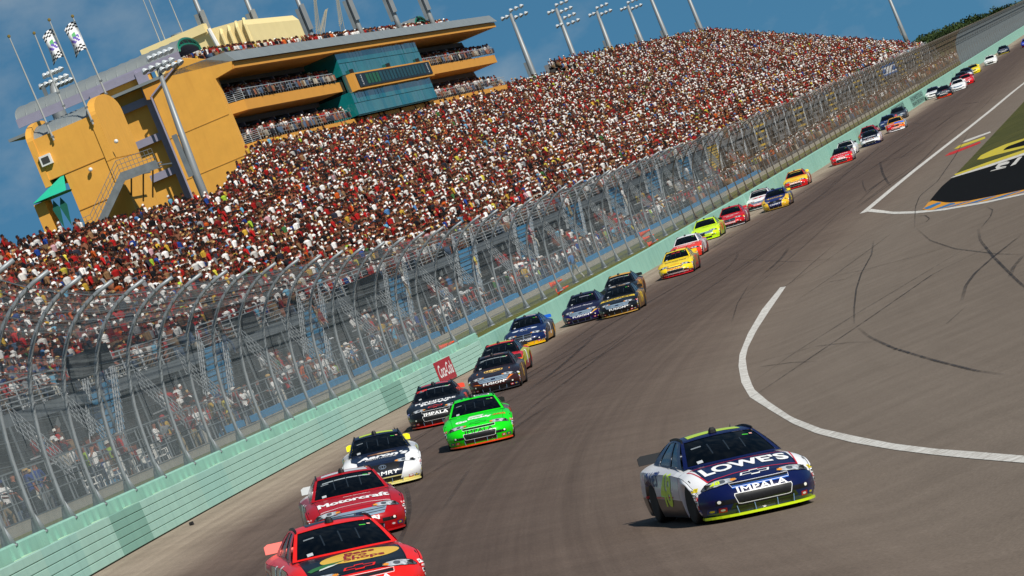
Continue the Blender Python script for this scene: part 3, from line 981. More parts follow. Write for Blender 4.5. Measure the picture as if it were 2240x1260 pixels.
M_MUST = streaked('mustard_stucco', '#e0a442', '#cf9139')
M_MUST2 = pm('mustard_fascia', '#d3943a', .8, var=.05, scale=.4)
M_LAV = pm('lavender_grey_trim', '#8d8a9c', .7, var=.06)
M_PART = pm('grey_partition', '#6f6d80', .7, var=.08)
M_ROOF = pm('grey_metal_roof', '#8f9594', .45, .3, var=.08, scale=.6)
M_TEALG = None
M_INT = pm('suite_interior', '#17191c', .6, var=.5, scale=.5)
M_CREAM = pm('cream_stucco', '#e3cf95', .8, var=.05, scale=.4)
M_TGREEN = pm('green_truss_paint', '#0d6f57', .5, var=.08)
M_TEALF = pm('teal_awning_fabric', '#17b08c', .7, var=.06)
M_WHITE = pm('white_trim', '#dddcd6', .6, var=.05)


def glass_mat(name, col, rough=.06):
    m = pm(name, col, rough, .0, var=.22, scale=.35, spec=.9)
    return m


M_GL = glass_mat('teal_glass', '#0f6a6c')
M_GLD = glass_mat('dark_glass', '#0b2628')
bld = empty('suite_tower', B(366, -40, 17), 'mustard yellow race control building with two balcony decks and teal glass', 'building')
Y0, Y1, TF = 368.0, 509.0, -39.3
# near end wall with the sloping gable edge
mb = MB(); mb.sweep([[B(y, t, z) for t, z in ((-45.5, 15), (-40, 15), (-39.4, 18.4), (-40, 19.0), (-40, 26.0), (-38.4, 26.2), (-38.2, 26.8), (-41.9, 28.6), (-43, 28.6), (-45.4, 26.7))] for y in (366, 367)])
mb.build('end_wall', M_MUST, bld)
for z in (19.3, 22.9):                                           # control joints
    mb = MB(); bbox(mb, 365.97, 365.99, -45.4, -40.1, z, z + .05); mb.build('joint_strip', pm('joint', '#a8762c', .8), bld)
mb = MB(); mb.bar(B(365.8, -45.4, 26.7), B(365.8, -41.9, 28.6), .09, 6); mb.bar(B(365.8, -45.5, 15), B(365.8, -45.5, 26.7), .09, 6); mb.build('rainwater_pipe', M_LAV, bld)
mb = MB(); bbox(mb, 373, Y1, -45.5, -50.5, 14, 27.0); mb.build('rear_block', M_MUST, bld)
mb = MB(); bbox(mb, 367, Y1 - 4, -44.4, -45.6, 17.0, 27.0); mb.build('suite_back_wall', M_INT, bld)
for z0, z1, nm in ((19.25, 20.15, 'lower_deck'), (22.85, 23.75, 'upper_deck')):
    mb = MB()
    mb.sweep([[B(Y0 - 2, -40.2, z) for z in ()]] if False else [[B(y, t, z0) for y, t in ((366.5, -45.5), (366.5, -40.1), (370, TF), (Y1, TF), (Y1, -45.5))], [B(y, t, z1) for y, t in ((366.5, -45.5), (366.5, -40.1), (370, TF), (Y1, TF), (Y1, -45.5))]])
    mb.build(nm, M_MUST2, bld)
# solid dark box: the shade of the opening below the lower deck, painted in
mb = MB(); bbox(mb, 369, Y1 - 8, -41.5, -44, 15.0, 19.25); mb.build('recess_shade_box', M_VOID, bld)
# roof plate
mb = MB()
mb.sweep([[B(y, t, z + k) for t, z in ((-38.2, 26.2), (-38.2, 26.75), (-44.2, 27.75), (-46, 27.75), (-46, 26.6), (-44.4, 26.2))] for y, k in ((366.2, 0), (Y1 + 2, .45))])
mb.build('roof_eave', M_MUST2, bld)
mb = MB()
mb.sweep([[B(y, t, z + k) for t, z in ((-37.9, 26.76), (-38.5, 27.7), (-44.2, 28.0), (-58, 28.0), (-58, 27.76), (-44.2, 27.76))] for y, k in ((366.0, 0), (Y1 + 2.4, .45))])
mb.build('roof_plate', M_ROOF, bld)
for a in np.arange(370, Y1, 3.6):
    mb = MB(); k = (a - 366) / 145 * .45; mb.bar(B(a, -37.93, 26.8 + k), B(a, -38.53, 27.73 + k), .03, 4); mb.build('roof_seam', M_ROOF, bld)
# partitions and suite glass
for z0, z1 in ((20.15, 22.85), (23.75, 26.4)):
    for i, a in enumerate(np.arange(Y0 + 4, Y1 - 2, 6.4)):
        if 411 < a < 459: continue
        mb = MB(); mb.sweep([[B(y, t, z) for t, z in ((-41.4, z0), (-44.4, z0), (-44.4, z1), (-41.9, z1))] for y in (a, a + .5)]); mb.build('partition', M_PART, bld)
        mb = MB(); bbox(mb, a + 1.0, a + 5.6, -44.28, -44.38, z0 + .1, z0 + 1.9); mb.build('suite_window', M_GLD, bld)
    mb = MB(); bbox(mb, Y0, Y1 - 3, -41.8, -44.3, z1 - .5, z1 - .05); mb.build('soffit_panel', pm('soffit', '#4b4d55', .8), bld)
# railings of the decks
def deck_rail(z, a, b):
    mb = MB(); P = [B(366.6, -40.0, z), B(370.1, TF + .06, z)] if a < 372 else []
    for hz in (.3, .6, .9): mb.bar(B(a, TF + .05, z + hz), B(b, TF + .05, z + hz), .02 if hz < .9 else .035, 4)
    for q in frange(a, b, 1.1): mb.bar(B(q, TF + .05, z), B(q, TF + .05, z + .92), .016, 3)
    mb.build('deck_railing', M_ALU, bld)
    for q in frange(a + 3, b - 1, 4.6):                           # slanted aisle rails
        mb = MB(); mb.bar(B(q, TF - .2, z + 1.0), B(q, TF - 2.6, z + 1.7), .03, 4); mb.bar(B(q, TF - .2, z + .6), B(q, TF - 2.6, z + 1.3), .025, 4); mb.build('aisle_rail', M_ALU, bld)
for z in (20.15, 23.75):
    deck_rail(z, 370.2, 411); deck_rail(z, 459, Y1 - .3)
    mb = MB()                                                     # chamfer panel of white bars
    for hz in np.arange(.1, 1.0, .16): mb.bar(B(366.7, -40.05, z + hz), B(370.2, TF + .05, z + hz), .025, 4)
    for q in (0, .5, 1): mb.bar(B(366.7 + 3.5 * q, -40.05 + .8 * q, z), B(366.7 + 3.5 * q, -40.05 + .8 * q, z + 1), .035, 4)
    mb.build('corner_railing', M_ALU, bld)
# glass bay with the scoreboard band
GA, GB, GT = 413.0, 457.5, -38.7
mb = MB(); bbox(mb, GA + .1, GB - .1, GT - .35, -44, 20.2, 26.5); mb.build('glass_bay_core', M_GLD, bld)
for z0, z1, rows in ((20.3, 22.55, 2), (24.2, 26.45, 2)):
    n = 26
    for i in range(n):
        a, b = GA + (GB - GA) * i / n, GA + (GB - GA) * (i + 1) / n
        for r in range(rows):
            c0, c1 = z0 + (z1 - z0) * r / rows, z0 + (z1 - z0) * (r + 1) / rows
            mb = MB(); j = random.uniform(-.02, .02)
            mb.hexa([B(a + .03, GT + j, c0 + .03), B(b - .03, GT - j, c0 + .03), B(b - .03, GT - .06, c0 + .03), B(a + .03, GT - .06, c0 + .03),
                     B(a + .03, GT + j, c1 - .03), B(b - .03, GT - j, c1 - .03), B(b - .03, GT - .06, c1 - .03), B(a + .03, GT - .06, c1 - .03)])
            mb.build('glass_pane', M_GL, bld)
    mb = MB(); bbox(mb, GA - .1, GA, GT - .05, -42.5, z0, z1); mb.build('side_glass', M_GL, bld)
mb = MB(); bbox(mb, GA, GB, GT - .07, GT - .2, 20.2, 26.5); mb.build('glass_backing', pm('mullion_teal', '#0a4a4c', .5), bld)
mb = MB(); bbox(mb, GA + 1.5, GB + .8, GT + .5, GT - 1.2, 22.5, 24.15); mb.build('scoreboard_housing', M_MUST2, bld)
sb = MB(); bbox(sb, GA + 3.0, GB - .2, GT + .58, GT + .48, 22.72, 24.0); sb = sb.build('scoreboard', pm('scoreboard_black', '#07090a', .4), bld)
M_LED = pm('scoreboard_cell', '#0e3d44', .4, var=.5, scale=.6); M_LEDG = pm('scoreboard_green_cell', '#14572c', .4, var=.4, scale=.6); M_LEDW = pm('scoreboard_lettering', '#c9ced0', .6)
for i in range(18):
    a = GA + 7.5 + i * 1.85
    mb = MB(); bbox(mb, a, a + 1.3, GT + .60, GT + .585, 22.9, 23.85); mb.build('scoreboard_cell', M_LEDG if i < 4 else M_LED, sb)
def text_mesh(body, size=1.0, shear=0.0, offset=0.0, spacing=1.0):
    cu = bpy.data.curves.new('lettering', 'FONT'); cu.body = body; cu.size = size; cu.shear = shear; cu.offset = offset; cu.space_character = spacing
    cu.align_x = 'CENTER'; cu.align_y = 'CENTER'; cu.resolution_u = 3; cu.fill_mode = 'FRONT' if False else 'BOTH'
    ob = bpy.data.objects.new('tmp', cu)
    me = bake(ob)
    bpy.data.curves.remove(cu)
    return me
for yy in (GA + 5.0, GB - 2.2):                                   # upright white maker's name at both ends
    tm = text_mesh('EAGLE', .62, 0, .012)
    V = [B(yy - v.co.y * 1.3, GT + .605, 23.36 - v.co.x * .55) for v in tm.vertices]
    mb = MB(); mb.v = [tuple(v) for v in V]; mb.f = [tuple(p.vertices) for p in tm.polygons]; mb.m = [0] * len(mb.f); mb.build('scoreboard_lettering', M_LEDW, sb)
for a in (GA + 3.5, (GA + GB) / 2 + 1, GB - 4):                   # loudspeakers on the ledge
    mb = MB(); bbox(mb, a, a + .7, GT + .3, GT - .2, 24.15, 24.6); mb.bar(B(a + .35, GT, 24.1), B(a + .35, GT, 24.2), .05); mb.build('ledge_loudspeaker', pm('speaker_black', '#141414', .7), bld)

# recessed wing with the lavender frame
mb = MB(); bbox(mb, 367.7, 368.4, -45.3, -50.6, 14, 29); mb.build('wing_wall', M_MUST, bld)
for t in (-50.1, -45.9):
    mb = MB(); bbox(mb, 367.0, 367.75, t + .42, t - .42, 14, 29.0); mb.build('frame_column', M_LAV, bld)
for z in (28.6, 26.3, 23.2, 20.2):
    mb = MB(); bbox(mb, 367.1, 367.72, -46.3, -49.7, z, z + .62); mb.build('frame_beam', M_LAV, bld)


def barrel(y0, y1, t0, t1, zb, rise, nm):
    b = empty(nm, B(y0, t0, zb)); attach(b, bld)
    n = 14
    ring = lambda t, dr=0: [B((y0 + y1) / 2 - (y1 - y0) / 2 * math.cos(math.pi * i / n) * (1 + dr * .2), t, zb + (rise + dr) * math.sin(math.pi * i / n) ** .8) for i in range(n + 1)]
    mb = MB(); mb.sweep([ring(t0), ring(t1)], False, False); mb.build('roof_sheet', M_ROOF, b, smooth=True)
    mb = MB(); mb.sweep([ring(t0, -.15), ring(t1, -.15)], False, False); mb.build('roof_lining', M_PART, b)
    k = 16
    for i in range(k + 1):
        t = t0 + (t1 - t0) * i / k; mb = MB(); mb.tube(ring(t, .02), .035, 4); mb.build('roof_rib', M_ROOF, b)
    for yy in (y0 - .1,):
        mb = MB(); bbox(mb, yy - .25, yy, t0, t1, zb - .7, zb + .05); mb.build('eave_beam', M_LAV, b)
    R_ = ring(t0, -.1); S_ = ring(t0, -.55)
    for RR, r in ((R_, .12), (S_, .09)):
        mb = MB(); mb.tube(RR, r, 6); mb.build('truss_arch', M_TGREEN, b)
    for i in range(1, n, 2):
        mb = MB(); mb.bar(R_[i], S_[i + 1], .05, 4); mb.build('truss_strut', M_TGREEN, b)
    return b


barrel(368.0, 376.5, -42.4, -57.2, 29.3, 1.15, 'barrel_roof')
barrel(488, 497, -43.0, -56, 28.6, 1.7, 'barrel_roof')
# cream plant room on the roof
pr = empty('plant_room', B(400, -47, 27.9)); attach(pr, bld)
mb = MB(); mb.sweep([[B(y, t, z) for t, z in ((-42.6, 27.5), (-42.6, 31.1), (-43.0, 31.7), (-45.5, 32.0), (-52, 32.35), (-52, 27.5))] for y in (400, 424)]); mb.build('plant_wall', M_CREAM, pr)
mb = MB(); bbox(mb, 399.5, 401, -46.2, -52.4, 31.9, 32.7); mb.build('parapet', M_CREAM, pr)
for i in range(4):
    mb = MB(); a = -42.75 - i * .75; mb.tube([B(399.75, a, 29.6), B(399.75, a, 31.2), B(400.2, a, 31.75)], .16, 6); mb.build('vent_pipe', M_CREAM, pr)
mb = MB(); mb.tube([B(399.6, -45.6, 29.5), B(399.6, -45.9, 32.1)], .2, 8); mb.build('antenna_panel', M_WHITE, pr)
mb = MB(); mb.tube([B(402, -49.3, 32.3), B(402, -49.3, 32.95)], .55, 12); mb.build('roof_tank', M_ROOF, pr)
# small cream gable and dish further along the roof
mb = MB(); mb.sweep([[B(y, t, z) for t, z in ((-43.2, 27.8), (-43.2, 29.0), (-45.6, 29.9), (-48, 29.0), (-48, 27.8))] for y in (436, 447)]); mb.build('roof_hut', M_CREAM, bld)
dish = MB(); c = B(430, -46, 29.9)
for i in range(3):
    r0, r1 = i * .22, (i + 1) * .22
    for j in range(14):
        a0, a1 = 2 * math.pi * j / 14, 2 * math.pi * (j + 1) / 14
        P = lambda r, a: c + Vector((math.cos(a) * r, -.12 + .25 * r * r, math.sin(a) * r))
        dish.poly([P(r0, a0), P(r1, a0), P(r1, a1), P(r0, a1)])
dish.bar(c, c + Vector((0, .1, -1.6)), .06); dish.build('satellite_dish', M_WHITE, bld)

# ------------------------------------------------------------------ stair tower
tw = empty('stair_tower', B(344, -47, 15), 'mustard yellow stair tower with barrel top and teal awning beside the crowd', 'tower')
TA, TB = 340.0, 348.3
mb = MB(); bbox(mb, TA, TB, -44.7, -48.2, 13, 22.4); mb.build('shaft_wall', M_MUST, tw)
mb = MB(); bbox(mb, TA - .02, TB, -44.7, -49.9, 22.4, 25.75); mb.build('upper_wall', M_MUST, tw)
def tomb(t0, t1, nm):
    n = 16; mb = MB()
    pts = [(TA - .1, 22.0)] + [((TA + TB) / 2 - (TB - TA + .2) / 2 * math.cos(math.pi * i / n), 25.7 + 1.45 * math.sin(math.pi * i / n)) for i in range(n + 1)] + [(TB + .1, 22.0)]
    mb.sweep([[B(y, t, z) for y, z in pts] for t in (t0, t1)]); mb.build(nm, M_MUST, tw)
tomb(-44.1, -44.75, 'end_gable'); tomb(-49.45, -49.95, 'end_gable')
mb = MB(); mb.sweep([[B(y, t, z) for y, z in ((TA - .1, 12.5), (TB + .1, 12.5), (TB + .1, 22.1), (TA - .1, 22.1))] for t in (-44.1, -44.75)]); mb.build('end_wall', M_MUST, tw)
n = 12
def tring(t, d=0): return [B((TA + TB) / 2 - (TB - TA - .6) / 2 * math.cos(math.pi * i / n), t, 25.6 + (1.15 + d) * math.sin(math.pi * i / n)) for i in range(n + 1)]
mb = MB(); mb.sweep([tring(-44.7), tring(-49.5)], False, False); mb.build('barrel_sheet', M_ROOF, tw, smooth=True)
for i in range(11):
    mb = MB(); mb.tube(tring(-44.8 - i * .46, .03), .035, 4); mb.build('barrel_rib', M_ROOF, tw)
for z in (22.4, 19.4):
    mb = MB(); bbox(mb, TA - .05, TA - .03, -44.75, -48.2 if z < 22 else -49.8, z, z + .05); mb.build('joint_strip', pm('joint', '#a8762c', .8), tw)
mb = MB(); bbox(mb, TA - .35, TA + .1, -48.6, -49.5, 23.55, 24.35); q = mb.build('window_cooler', M_WHITE, tw)
mb = MB(); bbox(mb, TA - .38, TA - .34, -48.75, -49.35, 23.7, 24.2); mb.build('grille', pm('cooler_grille', '#3a3a38', .8), q)
for px, py in ((198, 371), (254, 309)):
    mb = MB(); c = at_station(px, py, TA - .3)
    for i in range(6):
        for j in range(8):
            P = lambda a, b: c + Vector((math.sin(a) * math.cos(b), math.sin(a) * math.sin(b), math.cos(a))) * .17
            a0, a1, b0, b1 = math.pi * i / 6, math.pi * (i + 1) / 6, 2 * math.pi * j / 8, 2 * math.pi * (j + 1) / 8
            mb.poly([P(a0, b0), P(a1, b0), P(a1, b1), P(a0, b1)])
    mb.build('globe_lamp', M_WHITE, tw)
# awning
aw = MB()
A0, A1, A2, A3 = B(TA - 1.8, -50.9, 21.2), B(TA + 3.5, -50.9, 21.2), B(TA - 1.8, -48.1, 21.2), B(TA + .2, -48.3, 22.5)
aw.poly([A0, A2, A3]); aw.poly([A0, A3, B(TA + 3.5, -48.3, 22.5), A1]); aw.poly([A2 + Vector((0, 0, -.02)), A0 + Vector((0, 0, -.02)), A1 + Vector((0, 0, -.02)), B(TA + 3.5, -48.1, 21.18)])
aw.build('awning', M_TEALF, tw)
mb = MB(); bbox(mb, TA - 1.0, TA + 1.0, -50.2, -51.1, 15, 21.1); mb.build('awning_pier', M_MUST, tw)
for t in (-49.5, -48.9):
    mb = MB(); mb.poly([B(TA - 1.2, t, 20.9), B(TA - 1.2, t - .3, 20.2), B(TA - 1.2, t, 18.6), B(TA - 1.2, t + .3, 20.2)]); mb.poly([B(TA - 1.18, t, 20.9), B(TA - 1.18, t + .3, 20.2), B(TA - 1.18, t, 18.6), B(TA - 1.18, t - .3, 20.2)])
    mb.build('teal_pennant', pm('dark_teal_cloth', '#0b5f50', .7), tw)
# outside stairs
stt = empty('outside_stairs', B(TA - 1, -46, 17)); attach(stt, tw)
YS0, YS1 = TA - 2.2, TA - .6
def sbar(a, b, r=.03): 
    return (B(YS0, *a), B(YS0, *b), r)
mb = MB(); mb.sweep([[B(y, t, z) for t, z in ((-48.6, 17.1), (-46.9, 17.1), (-43.5, 20.1), (-40.7, 20.0), (-40.7, 20.65), (-43.6, 20.8), (-47.0, 17.8), (-48.6, 17.8))] for y in (YS0 - .08, YS0)]); mb.build('stringer', M_ALUD, stt)
mb = MB(); mb.sweep([[B(y, t, z) for t, z in ((-48.6, 17.5), (-47.0, 17.5), (-43.6, 20.5), (-40.7, 20.35), (-40.7, 20.45), (-43.6, 20.6), (-47.0, 17.6), (-48.6, 17.6))] for y in (YS0, YS1)]); mb.build('stair_slab', M_CONCG, stt)
for i in range(15):
    a = i / 14; mb = MB(); t = -47 + 3.4 * a; z = 17.62 + 3.0 * a
    bbox(mb, YS0 + .02, YS1, t, t - .26, z, z + .05); mb.build('stair_tread', M_ALU, stt)
for hz in (.35, .7, 1.05):
    mb = MB()
    for a, b in (((-48.6, 17.7 + hz), (-47, 17.7 + hz)), ((-47, 17.7 + hz), (-43.6, 20.7 + hz)), ((-43.6, 20.7 + hz), (-40.7, 20.55 + hz))): mb.bar(B(YS0 - .04, *a), B(YS0 - .04, *b), .028, 4)
    mb.build('stair_rail', M_ALUD, stt)
mb = MB()
for t, z in [(-48.6, 17.7), (-48.2, 17.7), (-47.8, 17.7), (-47.4, 17.7)] + [(-47 + 3.4 * i / 7, 17.7 + 3 * i / 7) for i in range(8)] + [(-43.6 + 2.9 * i / 9, 20.7 - .15 * i / 9) for i in range(10)]:
    mb.bar(B(YS0 - .04, t, z), B(YS0 - .04, t, z + 1.05), .02, 3)
mb.build('baluster', M_ALUD, stt)
for t in (-42.9, -41.9, -41.1):
    mb = MB(); mb.bar(B(YS0, t, 20.3), B(TA + 2, t - 1.9, 18.3), .07, 4); mb.bar(B(YS0, t, 20.3), B(TA + 4, t, 20.2), .07, 4); mb.build('landing_strut', M_STEELD, stt)
# concourse railings around the tower's foot
mb = MB()
for hz in (0, .35, .7, 1.0):
    mb.bar(B(TA - 6, -52.5, 15.4 + hz), B(TA - 6, -48, 16.9 + hz), .03, 4); mb.bar(B(TA - 6, -48, 15.8 + hz), B(TA - 6, -44.5, 16.5 + hz), .03, 4); mb.bar(B(TA - 6, -58, 15.2 + hz), B(TA - 6, -52.5, 15.4 + hz), .03, 4)
for i in range(28): mb.bar(B(TA - 6, -58 + .5 * i, 15.2), B(TA - 6, -58 + .5 * i, 16.4 + max(0, i - 11) * .05), .02, 3)
mb.build('foot_railing', M_ALU, tw)

# ------------------------------------------------------------------ flag poles and flags
M_POLE = pm('pale_pole_paint', '#b8b8b2', .4, .3, var=.06)
FP = [((118, 307), (21, 83), TA - .25), ((142, 239), (76, 76), TB + .3), ((204, 272), (109, 47), TA - .25), ((235, 213), (160, 39), TB + .3)]
lab = ['bare flagpole furthest out on the stair tower', 'bare flagpole second from the outer end of the stair tower', 'flagpole flying the first chequered flag on the stair tower', 'flagpole flying the second chequered flag beside the suite building']
for (b, tp, ys0), lb in zip(FP, lab):
    a, c = at_station(*b, ys0), at_station(*tp, ys0)
    p = empty('flagpole', a, lb, 'flagpole', 'flagpoles on the stair tower')
    mb = MB(); mb.tube([a, c], [.085, .05], 8); mb.build('pole', M_POLE, p)
    mb = MB(); mb.tube([c, c + Vector((0, 0, .08)), c + Vector((0, 0, .2)), c + Vector((0, 0, .27))], [.04, .13, .13, .04], 8); mb.build('finial', pm('brass_finial', '#b59a55', .35, .7), p)
    mb = MB(); mb.box(a + Vector((0, .1, .3)), (.25, .4, .12)); mb.box(a + Vector((0, .1, 1.4)), (.25, .4, .12)); mb.build('wall_bracket', M_STEELD, p)
M_FW, M_FB, M_FP, M_FG = pm('white_flag_cloth', '#e6e6e6', .8), pm('black_flag_cloth', '#101012', .8), pm('purple_flag_print', '#6a55b0', .8), pm('green_flag_print', '#5cae6a', .8)
def flag(top, bot, w, lb):
    a, b = at_station(*top, TA - .3), at_station(*bot, TA - .3)
    nx, nz = 10, 18
    mb = MB()
    side = Vector((-1, .15, 0)).normalized()
    P = lambda i, j: a.lerp(b, j / nz) + side * (w * i / nx * (1 - .12 * math.sin(j / nz * 3))) + Vector((0, .22 * math.sin(i / nx * 5 + j / nz * 2.2), .10 * math.sin(i / nx * 4) - .25 * (i / nx) ** 2))
    for j in range(nz):
        for i in range(nx):
            ck = (j < 4 or j >= 14)
            m = (1 if ((i // 2) + (j if j < 5 else j - 14)) % 2 else 0) if ck else (2 if 8 <= j <= 11 and 2 <= i <= 8 and (i + j) % 3 else (3 if 6 <= j <= 8 and 4 <= i <= 6 else 0))
            mb.poly([P(i, j), P(i + 1, j), P(i + 1, j + 1), P(i, j + 1)], m)
    mb.build('flag', [M_FW, M_FB, M_FP, M_FG], label=lb, cat='flag', group='chequered flags above the stair tower', smooth=True)
flag((117, 62), (140, 124), 1.05, 'white flag with chequered ends nearer the outer flagpoles')
flag((165, 46), (189, 108), 1.05, 'white flag with chequered ends nearer the suite building')

# ------------------------------------------------------------------ floodlight masts
M_MAST = pm('mast_paint', '#8b8f90', .5, .3, var=.08, scale=.8)
M_LAMP = pm('lamp_housing', '#c9ced0', .4, .1, var=.06)
def mast(base, top, heads, lb, r=.32, drop=0, name='floodlight_mast', ls=.7):
    p = empty(name, base, lb, 'floodlight', 'floodlight masts around the stands')
    mb = MB(); mb.tube([base - Vector((0, 0, drop)), base, top], [r * 1.15, r * 1.1, r * .55], 10); mb.build('mast', M_MAST, p, smooth=True)
    mb = MB(); d = (top - base).normalized()
    mb.box(base + d * 1.6 - Vector((r + .15, .2, 0)), (.35, .4, 3.0)); mb.build('control_cabinet', M_STEELD, p)
    for (z, x0, x1, k) in heads:
        c = top + Vector((0, 0, z))
        mb = MB(); mb.bar(c + Vector((x0, 0, 0)), c + Vector((x1, 0, 0)), .07, 4); mb.build('crossarm', M_MAST, p)
        for i in range(k):
            x = x0 + (x1 - x0) * (i / max(1, k - 1))
            h = c + Vector((x, -.15, .12)); dd = Vector((.35, -.35, -.75)).normalized()
            mb = MB(); mb.tube([h - dd * .28 * ls, h - dd * .15 * ls, h + dd * .22 * ls, h + dd * .3 * ls], [.16 * ls, .28 * ls, .46 * ls, .44 * ls], 10); mb.build('floodlight', M_LAMP, p)
    return p
b, tp = at_station(430, 385, 300), at_station(346, 150, 300)
mast(b, tp, [(.1, -.9, 1.0, 5), (.75, -.3, 1.2, 5), (-.25, .2, 1.5, 4)], 'tall floodlight mast standing in the crowd before the suite building', .26, 6, ls=.55)
b, tp = at_station(128, 245, 420), at_station(116, 180, 420)
mast(b, tp, [(0, -1.2, 1.3, 6), (.8, -.5, 1.1, 5), (-.5, .3, 1.6, 4)], 'thick floodlight mast rising behind the stair tower', .62, 8)
for k, (b, tp, sy, hd) in enumerate([((1175, 182), (1116, 30), 593, 3), ((1272, 166), (1216, 18), 637, 6), ((1343, 128), (1305, 24), 680, 3), ((1412, 112), (1373, 12), 721, 3), ((1467, 102), (1405, -50), 757, 3), ((1541, 82), (1476, -78), 812, 3), ((1978, 76), (1925, -52), 1340, 3)]):
    heads = [(.3, .2, 1.7, 3), (-.8, .5, 1.9, 3), (-.3, -1.2, -.6, 2)]
    if hd == 6: heads += [(-1.8, .6, 2.0, 3), (-2.8, .7, 2.2, 3), (-2.5, -.8, -.2, 2)]
    mast(at_station(*b, sy), at_station(*tp, sy), heads, ['floodlight mast nearest the far end of the suite building', 'floodlight mast carrying four tiers of lamps', 'third floodlight mast along the top of the far stand', 'fourth floodlight mast along the top of the far stand',
         'floodlight mast cut by the picture edge, fifth along the far stand', 'floodlight mast cut by the picture edge at the highest part of the stand', 'lone distant mast beyond the far end of the stand'][k], .40 if k < 6 else .6, 4)
for k, (b, tp, sy) in enumerate([((466, 98), (398, -70), 405), ((577, 95), (510, -70), 418), ((684, 82), (622, -70), 434), ((786, 62), (732, -70), 452), ((868, 46), (820, -70), 472), ((943, 42), (897, -70), 490)]):
    p = mast(at_station(*b, sy), at_station(*tp, sy), [], ['first', 'second', 'third', 'fourth', 'fifth', 'sixth'][k] + ' of six grey masts along the suite building roof', .26, 1.5, 'roof_mast')
    q = at_station(b[0] - 14, b[1] - 40, sy); mb = MB(); mb.box(q + Vector((.12, -.3, .2)), (.42, .35, 2.6)); mb.build('antenna_panel', M_MAST, p)
for k, (b, tp, sy) in enumerate([((350, 92), (309, -10), 400), ((362, 90), (322, -10), 401), ((400, 72), (366, -10), 404)]):
    a, c = at_station(*b, sy), at_station(*tp, sy)
    mb = MB(); mb.tube([a - Vector((0, 0, .5)), c], [.06, .04], 5); mb.build('whip_antenna', M_POLE, label=['slim antenna at the outer end of the plant room roof', 'slim antenna second on the plant room roof', 'slim antenna nearest the middle of the plant room roof'][k], cat='antenna', group='slim antennas on the plant room')
for k, (b, tp, sy) in enumerate([((694, 70), (688, -10), 440), ((745, 55), (737, -10), 448), ((700, 68), (714, 20), 441)]):
    a, c = at_station(*b, sy), at_station(*tp, sy)
    mb = MB()
    for dx, dy in ((-.2, 0), (.2, 0), (0, .3)): mb.bar(a + Vector((dx, dy, -.5)), c + Vector((dx * .4, dy * .4, 0)), .035, 3)
    for i in range(14):
        h = a.lerp(c, i / 14); mb.bar(h + Vector((-.18, 0, 0)), a.lerp(c, (i + 1) / 14) + Vector((.18, 0, 0)), .025, 3)
    mb.build('lattice_mast', pm('pale_mast_paint', '#b5a888', .6), label=['thin lattice mast beside the dish on the suite roof', 'thin lattice mast beyond the dish on the suite roof', 'short leaning lattice boom by the dish on the suite roof'][k], cat='antenna mast', group='lattice masts on the suite roof')
# yellow and black banners on poles along the top of the far stand
M_BY, M_BK = pm('yellow_banner_cloth', '#c9b234', .7), pm('black_banner_cloth', '#15150f', .7)
for k in range(12):
    x = 1279 + (1535 - 1279) * k / 11; yb = 148 - 72 * k / 11 - 6 * math.sin(k / 11 * 3.1)
    sy = 640 + 175 * k / 11
    a = at_station(x, yb + 6, sy)
    p = empty('banner_stand', a, ('%s banner from the floodlit end along the top of the far stand' % ['first', 'second', 'third', 'fourth', 'fifth', 'sixth', 'seventh', 'eighth', 'ninth', 'tenth', 'eleventh', 'twelfth'][k]).replace('banner', 'black and yellow banner'), 'banner', 'banners along the top of the far stand')
    mb = MB(); mb.bar(a - Vector((0, 0, 1.0)), a + Vector((0, 0, 1.5)), .04, 4); mb.build('pole', M_STEELD, p)
    mb = MB(); mb.box(a + Vector((0, -.05, .35)), (.42, .05, .75)); mb.build('yellow_cloth', M_BY, p)
    mb = MB(); mb.box(a + Vector((0, -.05, 1.1)), (.42, .05, .72)); mb.build('black_cloth', M_BK, p)

# people on the decks and the roof
def rowp(y0, y1, t, z, occ, step=.55):
    y = y0
    while y < y1:
        y += step * random.uniform(.85, 1.3)
        if random.random() < occ:
            p = B(y, t + random.uniform(-.15, .15), z)
            if crowd_point(p): people.append((p.x, p.y, p.z, face(y) + random.uniform(-.6, .6), 99, y))
for z in (20.15, 23.75):
    for i in range(4):
        rowp(371, 411, -39.75 - i * .8, z + .62 + .18 * i, .85); rowp(459, Y1 - 1, -39.75 - i * .8, z + .62 + .18 * i, .85 if z > 22 else .35)
    rowp(371, 411, -43.3, z + 1.0, .35)
for i in range(3): rowp(378, 508, -42.6 - i * .8, 28.5 + .18 * i + .2, .9)
for i in range(2): rowp(366, 400, -43.0 - i * .8, 28.3, .5)

# ================================================================== RACE CARS
def ip(x, tab): return float(np.interp(x, [a for a, _ in tab], [b for _, b in tab]))


ZTOP = [(-2.52, .93), (-2.3, .955), (-1.8, .96), (-1.0, .935), (.3, .905), (.95, .87), (1.3, .825), (1.7, .755), (2.0, .692), (2.2, .64), (2.32, .595)]
WTOP = [(-2.52, .86), (-2.2, .90), (-1.35, .955), (-.7, .935), (.3, .925), (.9, .935), (1.45, .965), (1.9, .955), (2.2, .93), (2.32, .90)]
AX_F, AX_R, RW = 1.47, -1.33, .36


